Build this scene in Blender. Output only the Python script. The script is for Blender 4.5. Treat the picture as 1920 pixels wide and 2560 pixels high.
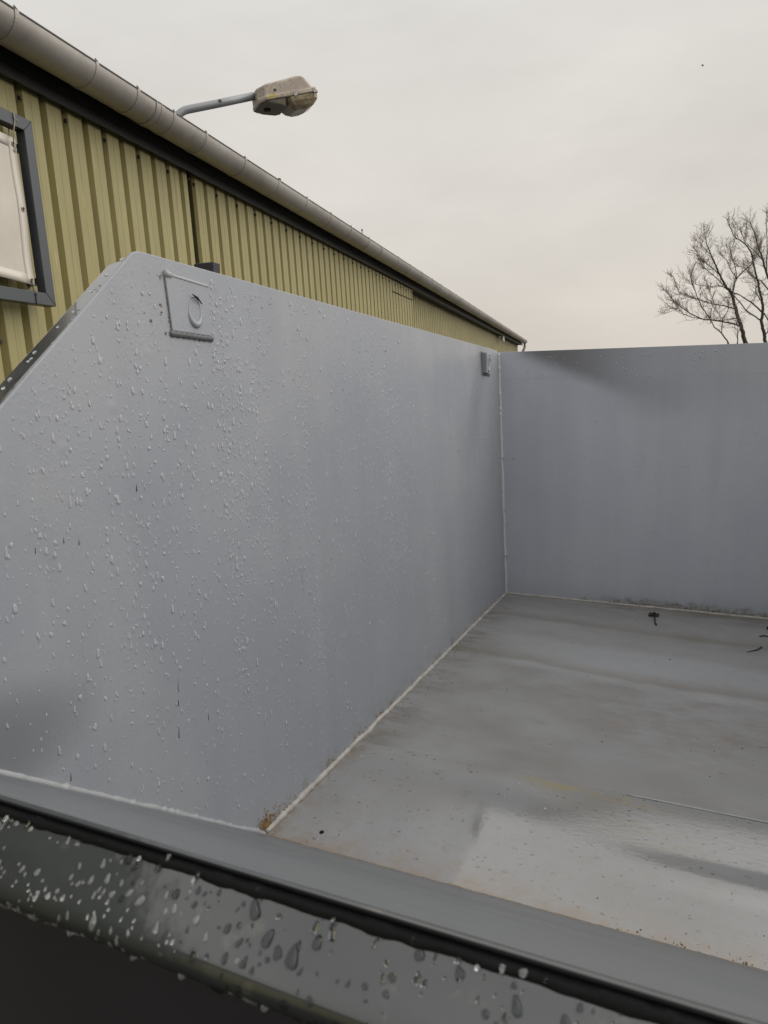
import bpy, bmesh, math, random
from mathutils import Vector, Matrix, noise
sc = bpy.context.scene
for o in list(bpy.data.objects): bpy.data.objects.remove(o)
R = math.radians
# ------------------------------------------------------------------ camera
F_PX, CX, CY = 1774.0, 960.0, 1280.0
CAM = Vector((0, 0, 1.55))
MR = Matrix(((0.9980, 0.0630, 0.0), (-0.0104, 0.1641, -0.9864), (-0.0621, 0.9844, 0.1644)))
cam_d = bpy.data.cameras.new('camera'); cam = bpy.data.objects.new('camera', cam_d)
sc.collection.objects.link(cam); sc.camera = cam
cam_d.sensor_fit = 'VERTICAL'; cam_d.sensor_height = 24.0; cam_d.sensor_width = 18.0
cam_d.lens = 24.0 * F_PX / 2560.0
cam_d.clip_start = 0.02; cam_d.clip_end = 2000
cam.matrix_world = Matrix.Translation(CAM) @ MR.to_4x4()
cam_d.dof.use_dof = True; cam_d.dof.focus_distance = 1.9; cam_d.dof.aperture_fstop = 11.0
# ------------------------------------------------------------------ sky and sun
SUN_EL, SUN_AZ = R(38), R(88)
world = bpy.data.worlds.new('World'); sc.world = world; world.use_nodes = True
nt = world.node_tree; nt.nodes.clear()
wo = nt.nodes.new('ShaderNodeOutputWorld'); bg = nt.nodes.new('ShaderNodeBackground')
sky = nt.nodes.new('ShaderNodeTexSky'); sky.sky_type = 'NISHITA'; sky.sun_disc = False
sky.sun_elevation = SUN_EL; sky.sun_rotation = SUN_AZ; sky.dust_density = 4.0; sky.air_density = 1.0
tc = nt.nodes.new('ShaderNodeTexCoord')
sep = nt.nodes.new('ShaderNodeSeparateXYZ'); nt.links.new(tc.outputs['Generated'], sep.inputs[0])
ramp = nt.nodes.new('ShaderNodeValToRGB'); nt.links.new(sep.outputs['Z'], ramp.inputs[0])
cr = ramp.color_ramp
cr.elements[0].position = 0.0; cr.elements[0].color = (7.0, 6.4, 5.7, 1)
cr.elements[1].position = 1.0; cr.elements[1].color = (8.7, 8.65, 8.6, 1)
e_ = cr.elements.new(0.12); e_.color = (7.05, 6.6, 6.0, 1)
e_ = cr.elements.new(0.5); e_.color = (7.45, 7.3, 7.0, 1)
nz = nt.nodes.new('ShaderNodeTexNoise'); nz.inputs['Scale'].default_value = 2.2; nz.inputs['Detail'].default_value = 5; nz.inputs['Roughness'].default_value = 0.55
mp = nt.nodes.new('ShaderNodeMapping'); mp.inputs['Scale'].default_value = (1, 1, 2.6)
nt.links.new(tc.outputs['Generated'], mp.inputs[0]); nt.links.new(mp.outputs[0], nz.inputs['Vector'])
mr_ = nt.nodes.new('ShaderNodeMapRange'); nt.links.new(nz.outputs['Fac'], mr_.inputs['Value'])
mr_.inputs['From Min'].default_value = 0.3; mr_.inputs['From Max'].default_value = 0.7
mr_.inputs['To Min'].default_value = 0.89; mr_.inputs['To Max'].default_value = 1.08
mul = nt.nodes.new('ShaderNodeVectorMath'); mul.operation = 'SCALE'
nt.links.new(ramp.outputs[0], mul.inputs[0]); # added bright lobe round the sun, right of frame, to light the walls
dot = nt.nodes.new('ShaderNodeVectorMath'); dot.operation = 'DOT_PRODUCT'; nt.links.new(tc.outputs['Generated'], dot.inputs[0])
dot.inputs[1].default_value = (math.sin(SUN_AZ) * math.cos(SUN_EL), math.cos(SUN_AZ) * math.cos(SUN_EL), math.sin(SUN_EL))
mr2 = nt.nodes.new('ShaderNodeMapRange'); mr2.interpolation_type = 'SMOOTHSTEP'; nt.links.new(dot.outputs['Value'], mr2.inputs['Value'])
mr2.inputs['From Min'].default_value = 0.55; mr2.inputs['From Max'].default_value = 1.0; mr2.inputs['To Min'].default_value = 1.0; mr2.inputs['To Max'].default_value = 1.55
mm = nt.nodes.new('ShaderNodeMath'); mm.operation = 'MULTIPLY'; nt.links.new(mr_.outputs[0], mm.inputs[0]); nt.links.new(mr2.outputs[0], mm.inputs[1])
nt.links.new(mm.outputs[0], mul.inputs['Scale'])
mixs = nt.nodes.new('ShaderNodeMixRGB'); mixs.inputs[0].default_value = 0.015
nt.links.new(mul.outputs[0], mixs.inputs[1]); nt.links.new(sky.outputs[0], mixs.inputs[2])
nt.links.new(mixs.outputs[0], bg.inputs['Color']); bg.inputs['Strength'].default_value = 0.1
nt.links.new(bg.outputs[0], wo.inputs['Surface'])
sl = bpy.data.lights.new('sun', 'SUN'); sl.energy = 1.3; sl.angle = R(75); sl.color = (1, 0.96, 0.9)
so = bpy.data.objects.new('sun', sl); sc.collection.objects.link(so)
sdir = Vector((math.sin(SUN_AZ) * math.cos(SUN_EL), math.cos(SUN_AZ) * math.cos(SUN_EL), math.sin(SUN_EL)))
so.rotation_euler = (-sdir).to_track_quat('-Z', 'Y').to_euler()
sc.view_settings.view_transform = 'Standard'; sc.view_settings.look = 'None'
sc.view_settings.exposure = 0.0; sc.view_settings.gamma = 1.0
sc.cycles.max_bounces = 10; sc.cycles.transmission_bounces = 8; sc.cycles.glossy_bounces = 5; sc.cycles.diffuse_bounces = 5
sc.cycles.caustics_reflective = False; sc.cycles.caustics_refractive = True
sc.cycles.use_denoising = True
# ------------------------------------------------------------------ helpers
def ray(x, y): return (MR @ Vector((x - CX, CY - y, -F_PX))).normalized()
def at(x, y, d): return CAM + ray(x, y) * d
def hit(x, y, p, n):
    r = ray(x, y); return CAM + r * ((p - CAM).dot(n) / r.dot(n))
def link(o): sc.collection.objects.link(o); return o
def tag(o, label=None, cat=None, group=None, kind=None):
    if label: o['label'] = label
    if cat: o['category'] = cat
    if group: o['group'] = group
    if kind: o['kind'] = kind
    return o
def empty(name, mw, **k):
    o = link(bpy.data.objects.new(name, None)); o.matrix_world = mw; o.empty_display_size = 0.1; return tag(o, **k)
def obj(name, bm, mat, parent=None, smooth=False, bevel=0, **k):
    bmesh.ops.recalc_face_normals(bm, faces=bm.faces)
    me = bpy.data.meshes.new(name); bm.to_mesh(me); bm.free()
    o = link(bpy.data.objects.new(name, me)); me.materials.append(mat)
    if smooth:
        for p in me.polygons: p.use_smooth = True
    if parent: o.parent = parent
    if bevel:
        b = o.modifiers.new('bevel', 'BEVEL'); b.width = bevel; b.segments = 3; b.limit_method = 'ANGLE'; b.angle_limit = R(40)
    return tag(o, **k)
def box(bm, a, b):
    vs = [bm.verts.new((x, y, z)) for x in (a[0], b[0]) for y in (a[1], b[1]) for z in (a[2], b[2])]
    for f in ((0, 1, 3, 2), (4, 6, 7, 5), (0, 4, 5, 1), (2, 3, 7, 6), (0, 2, 6, 4), (1, 5, 7, 3)): bm.faces.new([vs[i] for i in f])
def prism(bm, pts, off):
    """closed polygon pts (Vectors) extruded by vector off"""
    a = [bm.verts.new(p) for p in pts]; b = [bm.verts.new(Vector(p) + off) for p in pts]
    bm.faces.new(a); bm.faces.new(b[::-1]); n = len(a)
    for i in range(n): bm.faces.new((a[i], a[(i + 1) % n], b[(i + 1) % n], b[i]))
def frame_of(d):
    d = d.normalized(); u = d.cross(Vector((0, 0, 1)))
    if u.length < 1e-3: u = d.cross(Vector((0, 1, 0)))
    u.normalize(); return u, d.cross(u).normalized()
def tube(bm, pts, rad, seg=8, cap=True, wob=0.0, rs=None):
    rings = []
    n = len(pts)
    up = None
    for i, p in enumerate(pts):
        d = (pts[min(i + 1, n - 1)] - pts[max(i - 1, 0)])
        if up is None: u, v = frame_of(d)
        else:
            dd = d.normalized(); u = (up - dd * up.dot(dd)).normalized(); v = dd.cross(u)
        up = u
        r = rad[i] if isinstance(rad, (list, tuple)) else rad
        ring = []
        for k in range(seg):
            a = 2 * math.pi * k / seg
            rr = r * (1 + (wob * rs.uniform(-1, 1) if rs else 0))
            ring.append(bm.verts.new(p + (u * math.cos(a) + v * math.sin(a)) * rr))
        rings.append(ring)
    for i in range(n - 1):
        for k in range(seg):
            bm.faces.new((rings[i][k], rings[i][(k + 1) % seg], rings[i + 1][(k + 1) % seg], rings[i + 1][k]))
    if cap and seg > 2:
        bm.faces.new(rings[0][::-1]); bm.faces.new(rings[-1])
def lathe_ring(bm, c, ax, r, rt, seg=20, sub=6):
    u, v = frame_of(ax); ax = ax.normalized(); rings = []
    for i in range(seg):
        a = 2 * math.pi * i / seg; d = u * math.cos(a) + v * math.sin(a)
        rings.append([bm.verts.new(c + d * (r + rt * math.cos(b)) + ax * rt * math.sin(b)) for b in [2 * math.pi * j / sub for j in range(sub)]])
    for i in range(seg):
        for j in range(sub):
            bm.faces.new((rings[i][j], rings[(i + 1) % seg][j], rings[(i + 1) % seg][(j + 1) % sub], rings[i][(j + 1) % sub]))
# ------------------------------------------------------------------ node helper
class V:
    """tiny operator wrapper around shader sockets"""
    def __init__(s, g, k): s.g, s.k = g, k
    def _m(s, op, *a):
        n = s.g.t.nodes.new('ShaderNodeMath'); n.operation = op
        for i, x in enumerate((s,) + a):
            if isinstance(x, V): s.g.t.links.new(x.k, n.inputs[i])
            else: n.inputs[i].default_value = x
        return V(s.g, n.outputs[0])
    def __add__(s, o): return s._m('ADD', o)
    __radd__ = __add__
    def __sub__(s, o): return s._m('SUBTRACT', o)
    def __rsub__(s, o): return (s * -1.0) + o
    def __mul__(s, o): return s._m('MULTIPLY', o)
    __rmul__ = __mul__
    def __truediv__(s, o): return s._m('DIVIDE', o)
    def abs(s): return s._m('ABSOLUTE')
    def max(s, o): return s._m('MAXIMUM', o)
    def min(s, o): return s._m('MINIMUM', o)
    def pw(s, o): return s._m('POWER', o)
    def rng(s, a, b, c=0.0, d=1.0, smooth=True):
        n = s.g.t.nodes.new('ShaderNodeMapRange'); n.interpolation_type = 'SMOOTHSTEP' if smooth else 'LINEAR'; n.clamp = True
        s.g.t.links.new(s.k, n.inputs[0])
        lo, hi, c2, d2 = (a, b, c, d) if a < b else (b, a, d, c)
        for i, x in zip((1, 2, 3, 4), (lo, hi, c2, d2)): n.inputs[i].default_value = x
        return V(s.g, n.outputs[0])
class G:
    def __init__(s, name, rough=0.5, metal=0.0, spec=0.5):
        s.m = bpy.data.materials.new(name); s.m.use_nodes = True; s.t = s.m.node_tree
        s.b = s.t.nodes['Principled BSDF']; s.b.inputs['Roughness'].default_value = rough
        s.b.inputs['Metallic'].default_value = metal; s.b.inputs['Specular IOR Level'].default_value = spec
        c = s.t.nodes.new('ShaderNodeTexCoord'); s.co = c.outputs['Object']
        sp = s.t.nodes.new('ShaderNodeSeparateXYZ'); s.t.links.new(s.co, sp.inputs[0])
        s.x, s.y, s.z = (V(s, sp.outputs[i]) for i in range(3))
    def nz(s, scale, detail=4, rough=0.6, st=(1, 1, 1), off=(0, 0, 0), dist=0.0):
        m = s.t.nodes.new('ShaderNodeMapping'); m.inputs['Scale'].default_value = st; m.inputs['Location'].default_value = off
        s.t.links.new(s.co, m.inputs[0]); n = s.t.nodes.new('ShaderNodeTexNoise')
        n.inputs['Scale'].default_value = scale; n.inputs['Detail'].default_value = detail; n.inputs['Roughness'].default_value = rough
        n.inputs['Distortion'].default_value = dist
        s.t.links.new(m.outputs[0], n.inputs['Vector']); return V(s, n.outputs['Fac'])
    def vor(s, scale, st=(1, 1, 1), feat='F1', rnd=1.0):
        m = s.t.nodes.new('ShaderNodeMapping'); m.inputs['Scale'].default_value = st
        s.t.links.new(s.co, m.inputs[0]); n = s.t.nodes.new('ShaderNodeTexVoronoi'); n.feature = feat
        n.inputs['Scale'].default_value = scale; n.inputs['Randomness'].default_value = rnd
        s.t.links.new(m.outputs[0], n.inputs['Vector']); return V(s, n.outputs['Distance'])
    def mix(s, f, a, b):
        n = s.t.nodes.new('ShaderNodeMixRGB')
        for i, x in enumerate((f, a, b)):
            if isinstance(x, V): s.t.links.new(x.k, n.inputs[i])
            elif i == 0: n.inputs[0].default_value = x
            else: n.inputs[i].default_value = (*x, 1)
        return V(s, n.outputs[0])
    def col(s, c):
        if isinstance(c, V): s.t.links.new(c.k, s.b.inputs['Base Color'])
        else: s.b.inputs['Base Color'].default_value = (*c, 1)
        return s
    def set(s, nm, v):
        if isinstance(v, V): s.t.links.new(v.k, s.b.inputs[nm])
        else: s.b.inputs[nm].default_value = v
        return s
    def bump(s, h, strength=0.3, dist=0.001):
        n = s.t.nodes.new('ShaderNodeBump'); n.inputs['Strength'].default_value = strength; n.inputs['Distance'].default_value = dist
        s.t.links.new(h.k, n.inputs['Height']); s.t.links.new(n.outputs[0], s.b.inputs['Normal']); return s
def simple(name, c, rough=0.5, metal=0.0, var=0.15, scale=20, bump=0.0):
    g = G(name, rough, metal)
    n = g.nz(scale).rng(0.3, 0.7, 1 - var, 1 + var)
    g.col(g.mix(n * 0.5, tuple(x * (1 - var) for x in c), tuple(min(1, x * (1 + var)) for x in c)))
    if bump: g.bump(g.nz(scale * 8), bump)
    return g.m
# ------------------------------------------------------------------ materials
def seg_mask(g, a, b, w0, w1, coords):
    """1 near the segment a-b (2D, in coords), fading between w0 and w1"""
    ax, ay = a; bx, by = b; dx, dy = bx - ax, by - ay; L2 = dx * dx + dy * dy
    px, py = coords[0] - ax, coords[1] - ay
    t = ((px * dx + py * dy) / L2).max(0.0).min(1.0)
    ex, ey = px - t * dx, py - t * dy
    d = (ex * ex + ey * ey)._m('SQRT')
    return d.rng(w0, w1, 1.0, 0.0), d

def paint_side():
    g = G('grey_paint_side', 0.34)
    s, h = g.x, g.z
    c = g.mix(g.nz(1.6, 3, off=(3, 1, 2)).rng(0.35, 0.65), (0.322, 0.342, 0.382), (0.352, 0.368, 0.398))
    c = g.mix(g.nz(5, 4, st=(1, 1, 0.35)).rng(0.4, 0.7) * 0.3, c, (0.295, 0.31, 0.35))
    # darker fan beside the far lug, darker low towards the far corner
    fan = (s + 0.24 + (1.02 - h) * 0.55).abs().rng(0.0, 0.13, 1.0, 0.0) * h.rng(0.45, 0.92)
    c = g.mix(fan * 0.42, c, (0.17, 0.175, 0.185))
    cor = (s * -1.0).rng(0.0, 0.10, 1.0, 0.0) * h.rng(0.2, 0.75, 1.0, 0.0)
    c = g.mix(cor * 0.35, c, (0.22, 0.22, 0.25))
    c = g.mix(g.nz(14, 4, 0.6, st=(1, 1, 0.05), off=(0, 0, 3)).rng(0.42, 0.66) * 0.12, c, (0.24, 0.25, 0.275))
    c = g.mix(g.nz(3.2, 4, 0.6, off=(8, 0, 0)).rng(0.5, 0.66) * 0.18, c, (0.46, 0.46, 0.45))
    # darker patch low at the near end
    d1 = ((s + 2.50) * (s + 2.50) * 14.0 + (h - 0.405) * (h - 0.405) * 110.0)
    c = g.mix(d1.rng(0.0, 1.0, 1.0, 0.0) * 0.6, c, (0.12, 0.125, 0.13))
    # dirt and runs along the bottom seam
    low = (h - 0.0).rng(0.0, 0.05, 1.0, 0.0) * g.nz(30, 5).rng(0.48, 0.62)
    c = g.mix(low * 0.55, c, (0.16, 0.12, 0.07))
    run = g.nz(55, 2, st=(1, 1, 0.02)).rng(0.72, 0.76) * g.nz(6, 2, off=(9, 0, 4)).rng(0.56, 0.64) * h.rng(0.9, 0.5)
    c = g.mix(run * 0.5, c, (0.10, 0.09, 0.06))
    sp = g.vor(75).rng(0.03, 0.10, 1.0, 0.0) * g.nz(9, 2).rng(0.56, 0.66)
    c = g.mix(sp * 0.6, c, (0.10, 0.085, 0.06))
    c = g.mix(g.nz(380, 2).rng(0.35, 0.65) * 0.10, c, (0.15, 0.15, 0.17))
    g.col(c)
    g.set('Roughness', g.nz(3, 3).rng(0.35, 0.65, 0.30, 0.42))
    cl = g.nz(7, 3, st=(1.4, 1, 0.35), off=(2, 0, 0)).rng(0.42, 0.66)
    b = g.nz(190, 3) * 0.4 + g.vor(150, st=(1, 1, 0.8)).rng(0.12, 0.42, 1.0, 0.0) * cl * 0.55 + g.nz(10, 2, st=(1, 1, 0.5)) * 0.8 + g.nz(2.4, 2) * 9.0 + g.vor(9).rng(0.0, 0.12, 1.0, 0.0) * g.nz(3, 1).rng(0.5, 0.6) * 1.5
    g.bump(b, 0.35, 0.0010)
    return g.m
def paint_back():
    g = G('grey_paint_back', 0.36)
    l, h = g.y, g.z     # l negative to the right
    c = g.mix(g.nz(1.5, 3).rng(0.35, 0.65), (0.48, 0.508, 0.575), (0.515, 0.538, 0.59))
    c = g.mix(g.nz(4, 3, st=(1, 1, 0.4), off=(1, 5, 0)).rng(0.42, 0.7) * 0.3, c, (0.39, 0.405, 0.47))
    c = g.mix(g.nz(11, 4, 0.6, st=(1, 1, 0.05), off=(0, 0, 3)).rng(0.42, 0.66) * 0.12, c, (0.33, 0.345, 0.39))
    # darker fan from the top corner
    ed = (1.02 - h) - (l * -1.0 + 0.05) * 0.40 + g.nz(6, 3) * 0.04
    fan = ed.rng(-0.05, 0.03, 1.0, 0.0) * (l * -1.0).rng(0.0, 0.06) * (l * -1.0).rng(0.16, 0.62, 1.0, 0.22) * h.rng(0.70, 0.90)
    c = g.mix(fan * 0.95, c, (0.16, 0.165, 0.18))
    d1 = (l + 0.56) * (l + 0.56) * 40.0 + (h - 0.83) * (h - 0.83) * 90.0
    c = g.mix(d1.rng(0.0, 1.0, 1.0, 0.0) * 0.25, c, (0.26, 0.26, 0.28))
    band = (h - 0.915 + g.nz(3, 1) * 0.004).abs().rng(0.0, 0.004, 1.0, 0.0)
    c = g.mix(band * 0.2, c, (0.3, 0.3, 0.33))
    # grime and moss above the bead on the right
    gr = (h - g.nz(26, 5, 0.7).rng(0.3, 0.7, 0.004, 0.034)).rng(-0.010, 0.022, 1.0, 0.0) * (l * -1.0).rng(0.28, 0.55)
    c = g.mix(gr * g.nz(70, 4, 0.7).rng(0.3, 0.6) * 0.8, c, (0.15, 0.12, 0.06))
    c = g.mix(h.rng(0.0, 0.10, 1.0, 0.0) * 0.25, c, (0.30, 0.31, 0.33))
    c = g.mix(g.nz(380, 2).rng(0.35, 0.65) * 0.10, c, (0.2, 0.2, 0.22))
    g.col(c)
    g.set('Roughness', 0.38)
    b = g.nz(190, 3) * 0.4 + g.vor(95, st=(1, 0.7, 1.2)).rng(0.10, 0.35, 1.0, 0.0) * g.nz(4, 2).rng(0.4, 0.6) * 0.5 + g.nz(9, 2, st=(1, 1, 0.5)) * 0.7 + g.nz(2.4, 2) * 9.0
    g.bump(b, 0.32, 0.0010)
    return g.m
def paint_floor():
    g = G('grey_paint_floor', 0.4)
    s, l = g.x, g.y
    streak = g.nz(2.2, 5, 0.6, st=(1.5, 1.0, 1))
    c = g.mix(streak.rng(0.35, 0.68), (0.262, 0.265, 0.268), (0.198, 0.192, 0.182))
    c = g.mix(g.nz(1.8, 3, off=(4, 2, 1)).rng(0.4, 0.62) * 0.5, c, (0.245, 0.248, 0.257))
    # pale clean tongue in the far half, dried tide lines round it
    tong = (s + 0.60 + l * -0.10 + g.nz(3, 3) * 0.12).abs().rng(0.10, 0.19, 1.0, 0.0) * (l * -1.0).rng(0.03, 0.3)
    c = g.mix(tong * 0.65, c, (0.31, 0.318, 0.332))
    for s0 in (-0.33, -0.80):
        tl = (s - s0 + l * -0.08 + g.nz(2.5, 3, off=(s0 * 7, 0, 0)) * 0.12 - 0.06).rng(-0.004, 0.03, 0.0, 1.0) * (s - s0 + l * -0.08 + g.nz(2.5, 3, off=(s0 * 7, 0, 0)) * 0.12 - 0.06).rng(0.004, 0.12, 1.0, 0.0)
        c = g.mix(tl * 0.5, c, (0.15, 0.13, 0.095))
    # brown dirt: far edge, side edge, middle smears
    far = s.rng(-0.22, 0.0) * (l * -1.0).rng(0.15, 0.5) * g.nz(7, 5, st=(2.5, 1, 1)).rng(0.35, 0.62)
    c = g.mix(far * 0.7, c, (0.13, 0.11, 0.085))
    side = l.rng(-0.16, 0.0) * g.nz(12, 5, st=(2.5, 0.8, 1)).rng(0.40, 0.62)
    c = g.mix(side * 0.55, c, (0.12, 0.10, 0.08))
    mid = ((s + 1.05) * (s + 1.05) * 9.0 + (l + 0.72) * (l + 0.72) * 7.0).rng(0.0, 1.0, 1.0, 0.0) * g.nz(9, 6, 0.7, st=(1.9, 0.9, 1)).rng(0.42, 0.64)
    c = g.mix(mid * 0.42, c, (0.165, 0.13, 0.10))
    m2 = g.nz(26, 3, 0.6, st=(2.4, 0.8, 1), off=(0, 3, 0)).rng(0.66, 0.70) * g.nz(4, 2, off=(1, 1, 0)).rng(0.48, 0.58)
    c = g.mix(m2 * 0.7, c, (0.09, 0.08, 0.07))
    m3 = g.nz(14, 6, 0.8, st=(2.2, 0.8, 1), off=(6, 3, 0)).rng(0.60, 0.68) * (l * -1.0).rng(0.2, 0.5)
    c = g.mix(m3 * 0.4, c, (0.16, 0.12, 0.075))
    c = g.mix(g.vor(120).rng(0.05, 0.16, 1.0, 0.0) * g.nz(30, 3, off=(2, 0, 0)).rng(0.55, 0.62) * 0.7, c, (0.09, 0.08, 0.07))
    c = g.mix(g.vor(55).rng(0.02, 0.07, 1.0, 0.0) * g.nz(5, 2, off=(7, 0, 0)).rng(0.5, 0.6) * 0.8, c, (0.08, 0.07, 0.06))
    g.col(c)
    g.set('Roughness', g.nz(6, 4, st=(2, 0.8, 1)).rng(0.3, 0.7, 0.30, 0.46))
    g.bump(g.nz(140, 3, st=(1.6, 0.8, 1)) * 0.5 + g.nz(8, 2) * 0.8, 0.3, 0.0014)
    return g.m
def paint_near_floor():
    g = G('wet_floor_plate', 0.08)
    s, l = g.x, g.y
    c = g.mix(g.nz(3, 5, 0.6, st=(1.4, 1.0, 1)).rng(0.35, 0.68), (0.222, 0.225, 0.228), (0.180, 0.176, 0.168))
    wetz = ((s * -1.0).rng(1.52, 1.62)).max((l * -1.0).rng(0.45, 0.60))
    c = g.mix(1.0 - wetz, c, g.mix(g.nz(2.2, 5, 0.6, st=(1.5, 1.0, 1)).rng(0.35, 0.68), (0.262, 0.265, 0.268), (0.198, 0.192, 0.182)))
    c = g.mix(g.nz(1.8, 3, off=(4, 2, 1)).rng(0.4, 0.62) * 0.5 * (1.0 - wetz), c, (0.245, 0.248, 0.257))
    # yellow-brown rust along the ramp seam and the side bead
    e1m = (s + 1.905).rng(0.0, 0.10, 1.0, 0.0)
    n1 = g.nz(16, 6, 0.7, st=(1.4, 1, 1)).rng(0.38, 0.66)
    c = g.mix(e1m * n1 * 0.75, c, (0.20, 0.125, 0.06))
    c = g.mix(g.nz(20, 5, 0.75, st=(1.4, 1, 1), off=(3, 9, 0)).rng(0.52, 0.66) * (s + 1.905).rng(0.0, 0.3, 1.0, 0.1) * 0.45, c, (0.17, 0.12, 0.07))
    c = g.mix((s + 1.915).rng(0.0, 0.022, 1.0, 0.0) * g.nz(30, 4).rng(0.35, 0.6) * 0.8, c, (0.17, 0.095, 0.035))
    sd = l.rng(-0.06, 0.0) * g.nz(25, 5).rng(0.42, 0.6)
    c = g.mix(sd * 0.7, c, (0.16, 0.12, 0.08))
    # yellow smear by the lap
    sm = ((s + 1.50 + (l + 0.52) * -0.05 + g.nz(20, 3) * 0.03).abs()).rng(0.0, 0.03, 1.0, 0.0) * ((l + 0.55).abs()).rng(0.05, 0.22, 1.0, 0.0) * g.nz(40, 4, st=(1, 0.5, 1)).rng(0.35, 0.6)
    c = g.mix(sm * 0.6, c, (0.28, 0.22, 0.07))
    bd = ((s + 1.66 + (l + 0.8) * -0.3) * (s + 1.66 + (l + 0.8) * -0.3) * 160.0 + (l + 0.62) * (l + 0.62) * 22.0).rng(0.0, 1.0, 1.0, 0.0) * g.nz(30, 5, 0.7, st=(2.4, 0.7, 1)).rng(0.42, 0.6)
    c = g.mix(bd * 0.35, c, (0.22, 0.17, 0.08))
    # dried rings and pits
    v = g.vor(42, st=(1, 0.85, 1)); msk = g.nz(8, 2, off=(3, 3, 0)).rng(0.46, 0.56)
    ring = (v + g.nz(70, 3) * 0.16 - 0.25).abs().rng(0.02, 0.08, 1.0, 0.0) * msk
    c = g.mix(ring * g.nz(60, 3, 0.7).rng(0.42, 0.58) * 0.7, c, (0.08, 0.07, 0.055))
    pit = (g.vor(50, st=(1, 0.8, 1)) + g.nz(90, 3, 0.7) * 0.2 - 0.10).rng(0.07, 0.19, 1.0, 0.0) * g.nz(10, 2, off=(0, 8, 0)).rng(0.42, 0.52)
    c = g.mix(pit * 0.85, c, (0.05, 0.045, 0.035))
    c = g.mix(g.vor(130).rng(0.06, 0.18, 1.0, 0.0) * g.nz(24, 3, off=(2, 5, 0)).rng(0.46, 0.56) * 0.8, c, (0.07, 0.06, 0.05))
    g.col(c)
    wet = g.nz(4, 3, off=(0, 2, 0)).rng(0.3, 0.7)
    g.set('Roughness', wet.rng(0.0, 1.0, 0.32, 0.42))
    g.set('Coat Weight', ((s * -1.0).rng(1.52, 1.62)).max((l * -1.0).rng(0.45, 0.60)) * 1.0); g.set('Coat Roughness', g.nz(9, 4).rng(0.35, 0.65, 0.02, 0.05)); g.set('Coat IOR', 2.5)
    rag = (l * -1.0).rng(0.45, 0.62) * 0.8 + 0.2
    h_ = g.nz(130, 3, st=(1.6, 0.8, 1)) * 0.25 + g.nz(48, 4, 0.7, st=(2.2, 0.7, 1)) * rag * 0.9 + g.nz(60, 4) * (l * -1.0).rng(0.5, 0.3) * 0.5
    g.bump(h_, 0.4, 0.0005)
    for nn in g.t.nodes:
        if nn.type == 'BUMP': g.t.links.new(nn.outputs[0], g.b.inputs['Coat Normal'])
    return g.m
def paint_ramp():
    g = G('satin_grey_ramp', 0.30)
    s, l = g.x, g.y
    c = g.mix(g.nz(2, 3, st=(1, 0.3, 1)).rng(0.35, 0.65), (0.125, 0.134, 0.142), (0.15, 0.16, 0.166))
    sc1 = g.nz(120, 2, 0.5, st=(1.0, 0.035, 1.0)).rng(0.70, 0.74) * g.nz(9, 2).rng(0.45, 0.6)
    c = g.mix(sc1 * 0.35, c, (0.4, 0.4, 0.4))
    c = g.mix(g.vor(95).rng(0.02, 0.09, 1.0, 0.0) * g.nz(6, 2, off=(5, 0, 0)).rng(0.55, 0.62) * 0.5, c, (0.6, 0.6, 0.6))
    g.col(c); g.set('Roughness', g.nz(10, 3, st=(1, 0.15, 1)).rng(0.3, 0.7, 0.27, 0.34))
    g.bump(g.nz(250, 3, st=(1, 0.4, 1)), 0.08, 0.0005)
    return g.m
def paint_rim():
    g = G('wet_rim_paint', 0.10)
    c = g.mix(g.nz(14, 4, st=(1, 0.4, 1)).rng(0.35, 0.65), (0.028, 0.033, 0.034), (0.044, 0.050, 0.050))
    c = g.mix(g.nz(40, 4).rng(0.60, 0.70) * 0.25, c, (0.20, 0.18, 0.15))
    under = (g.z - 0.532).rng(0.0, 0.008, 1.0, 0.0)
    c = g.mix(under * g.nz(30, 4).rng(0.35, 0.6) * 0.8, c, (0.12, 0.07, 0.04))
    wetm = ((g.y * -1.0) + (g.z - 0.55) * 1.9 + g.nz(22, 5, 0.75, st=(1, 1.6, 0.7)) * 0.14).rng(0.565, 0.60)
    g.col(c); g.set('Roughness', g.nz(25, 3).rng(0.3, 0.7, 0.35, 0.5)); g.set('Specular IOR Level', 0.35); g.set('Coat IOR', 1.9); g.set('Coat Weight', wetm * (g.z - 0.0).rng(0.543, 0.556) * 0.92 + 0.03); g.set('Coat Roughness', 0.04)
    g.bump(g.nz(45, 3, st=(1.0, 0.35, 1.0)) + g.nz(260, 3) * 0.2, 0.3, 0.0006)
    return g.m
M = {}
M['side'] = paint_side(); M['back'] = paint_back(); M['floor'] = paint_floor(); M['wetfloor'] = paint_near_floor()
M['ramp'] = paint_ramp(); M['rim'] = paint_rim()
M['edge'] = simple('black_and_reflection', (0.006, 0.007, 0.007), 0.6, 0, 0.4, 60, 0.3)  # on the hem strip this near-black is a painted dark reflection
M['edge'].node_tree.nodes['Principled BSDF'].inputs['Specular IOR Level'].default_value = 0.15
M['dark'] = simple('dark_frame_and_shade', (0.034, 0.032, 0.042), 0.6, 0, 0.3, 8, 0.1)  # also holds the shade painted on the apron
M['weld'] = simple('dark_weld', (0.11, 0.112, 0.118), 0.45, 0, 0.3, 60, 0.5)
M['darker'] = simple('shade_black_underframe', (0.008, 0.008, 0.009), 0.7, 0, 0.3, 8, 0.1)  # near-black so the shade under the rim is in the colour
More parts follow.
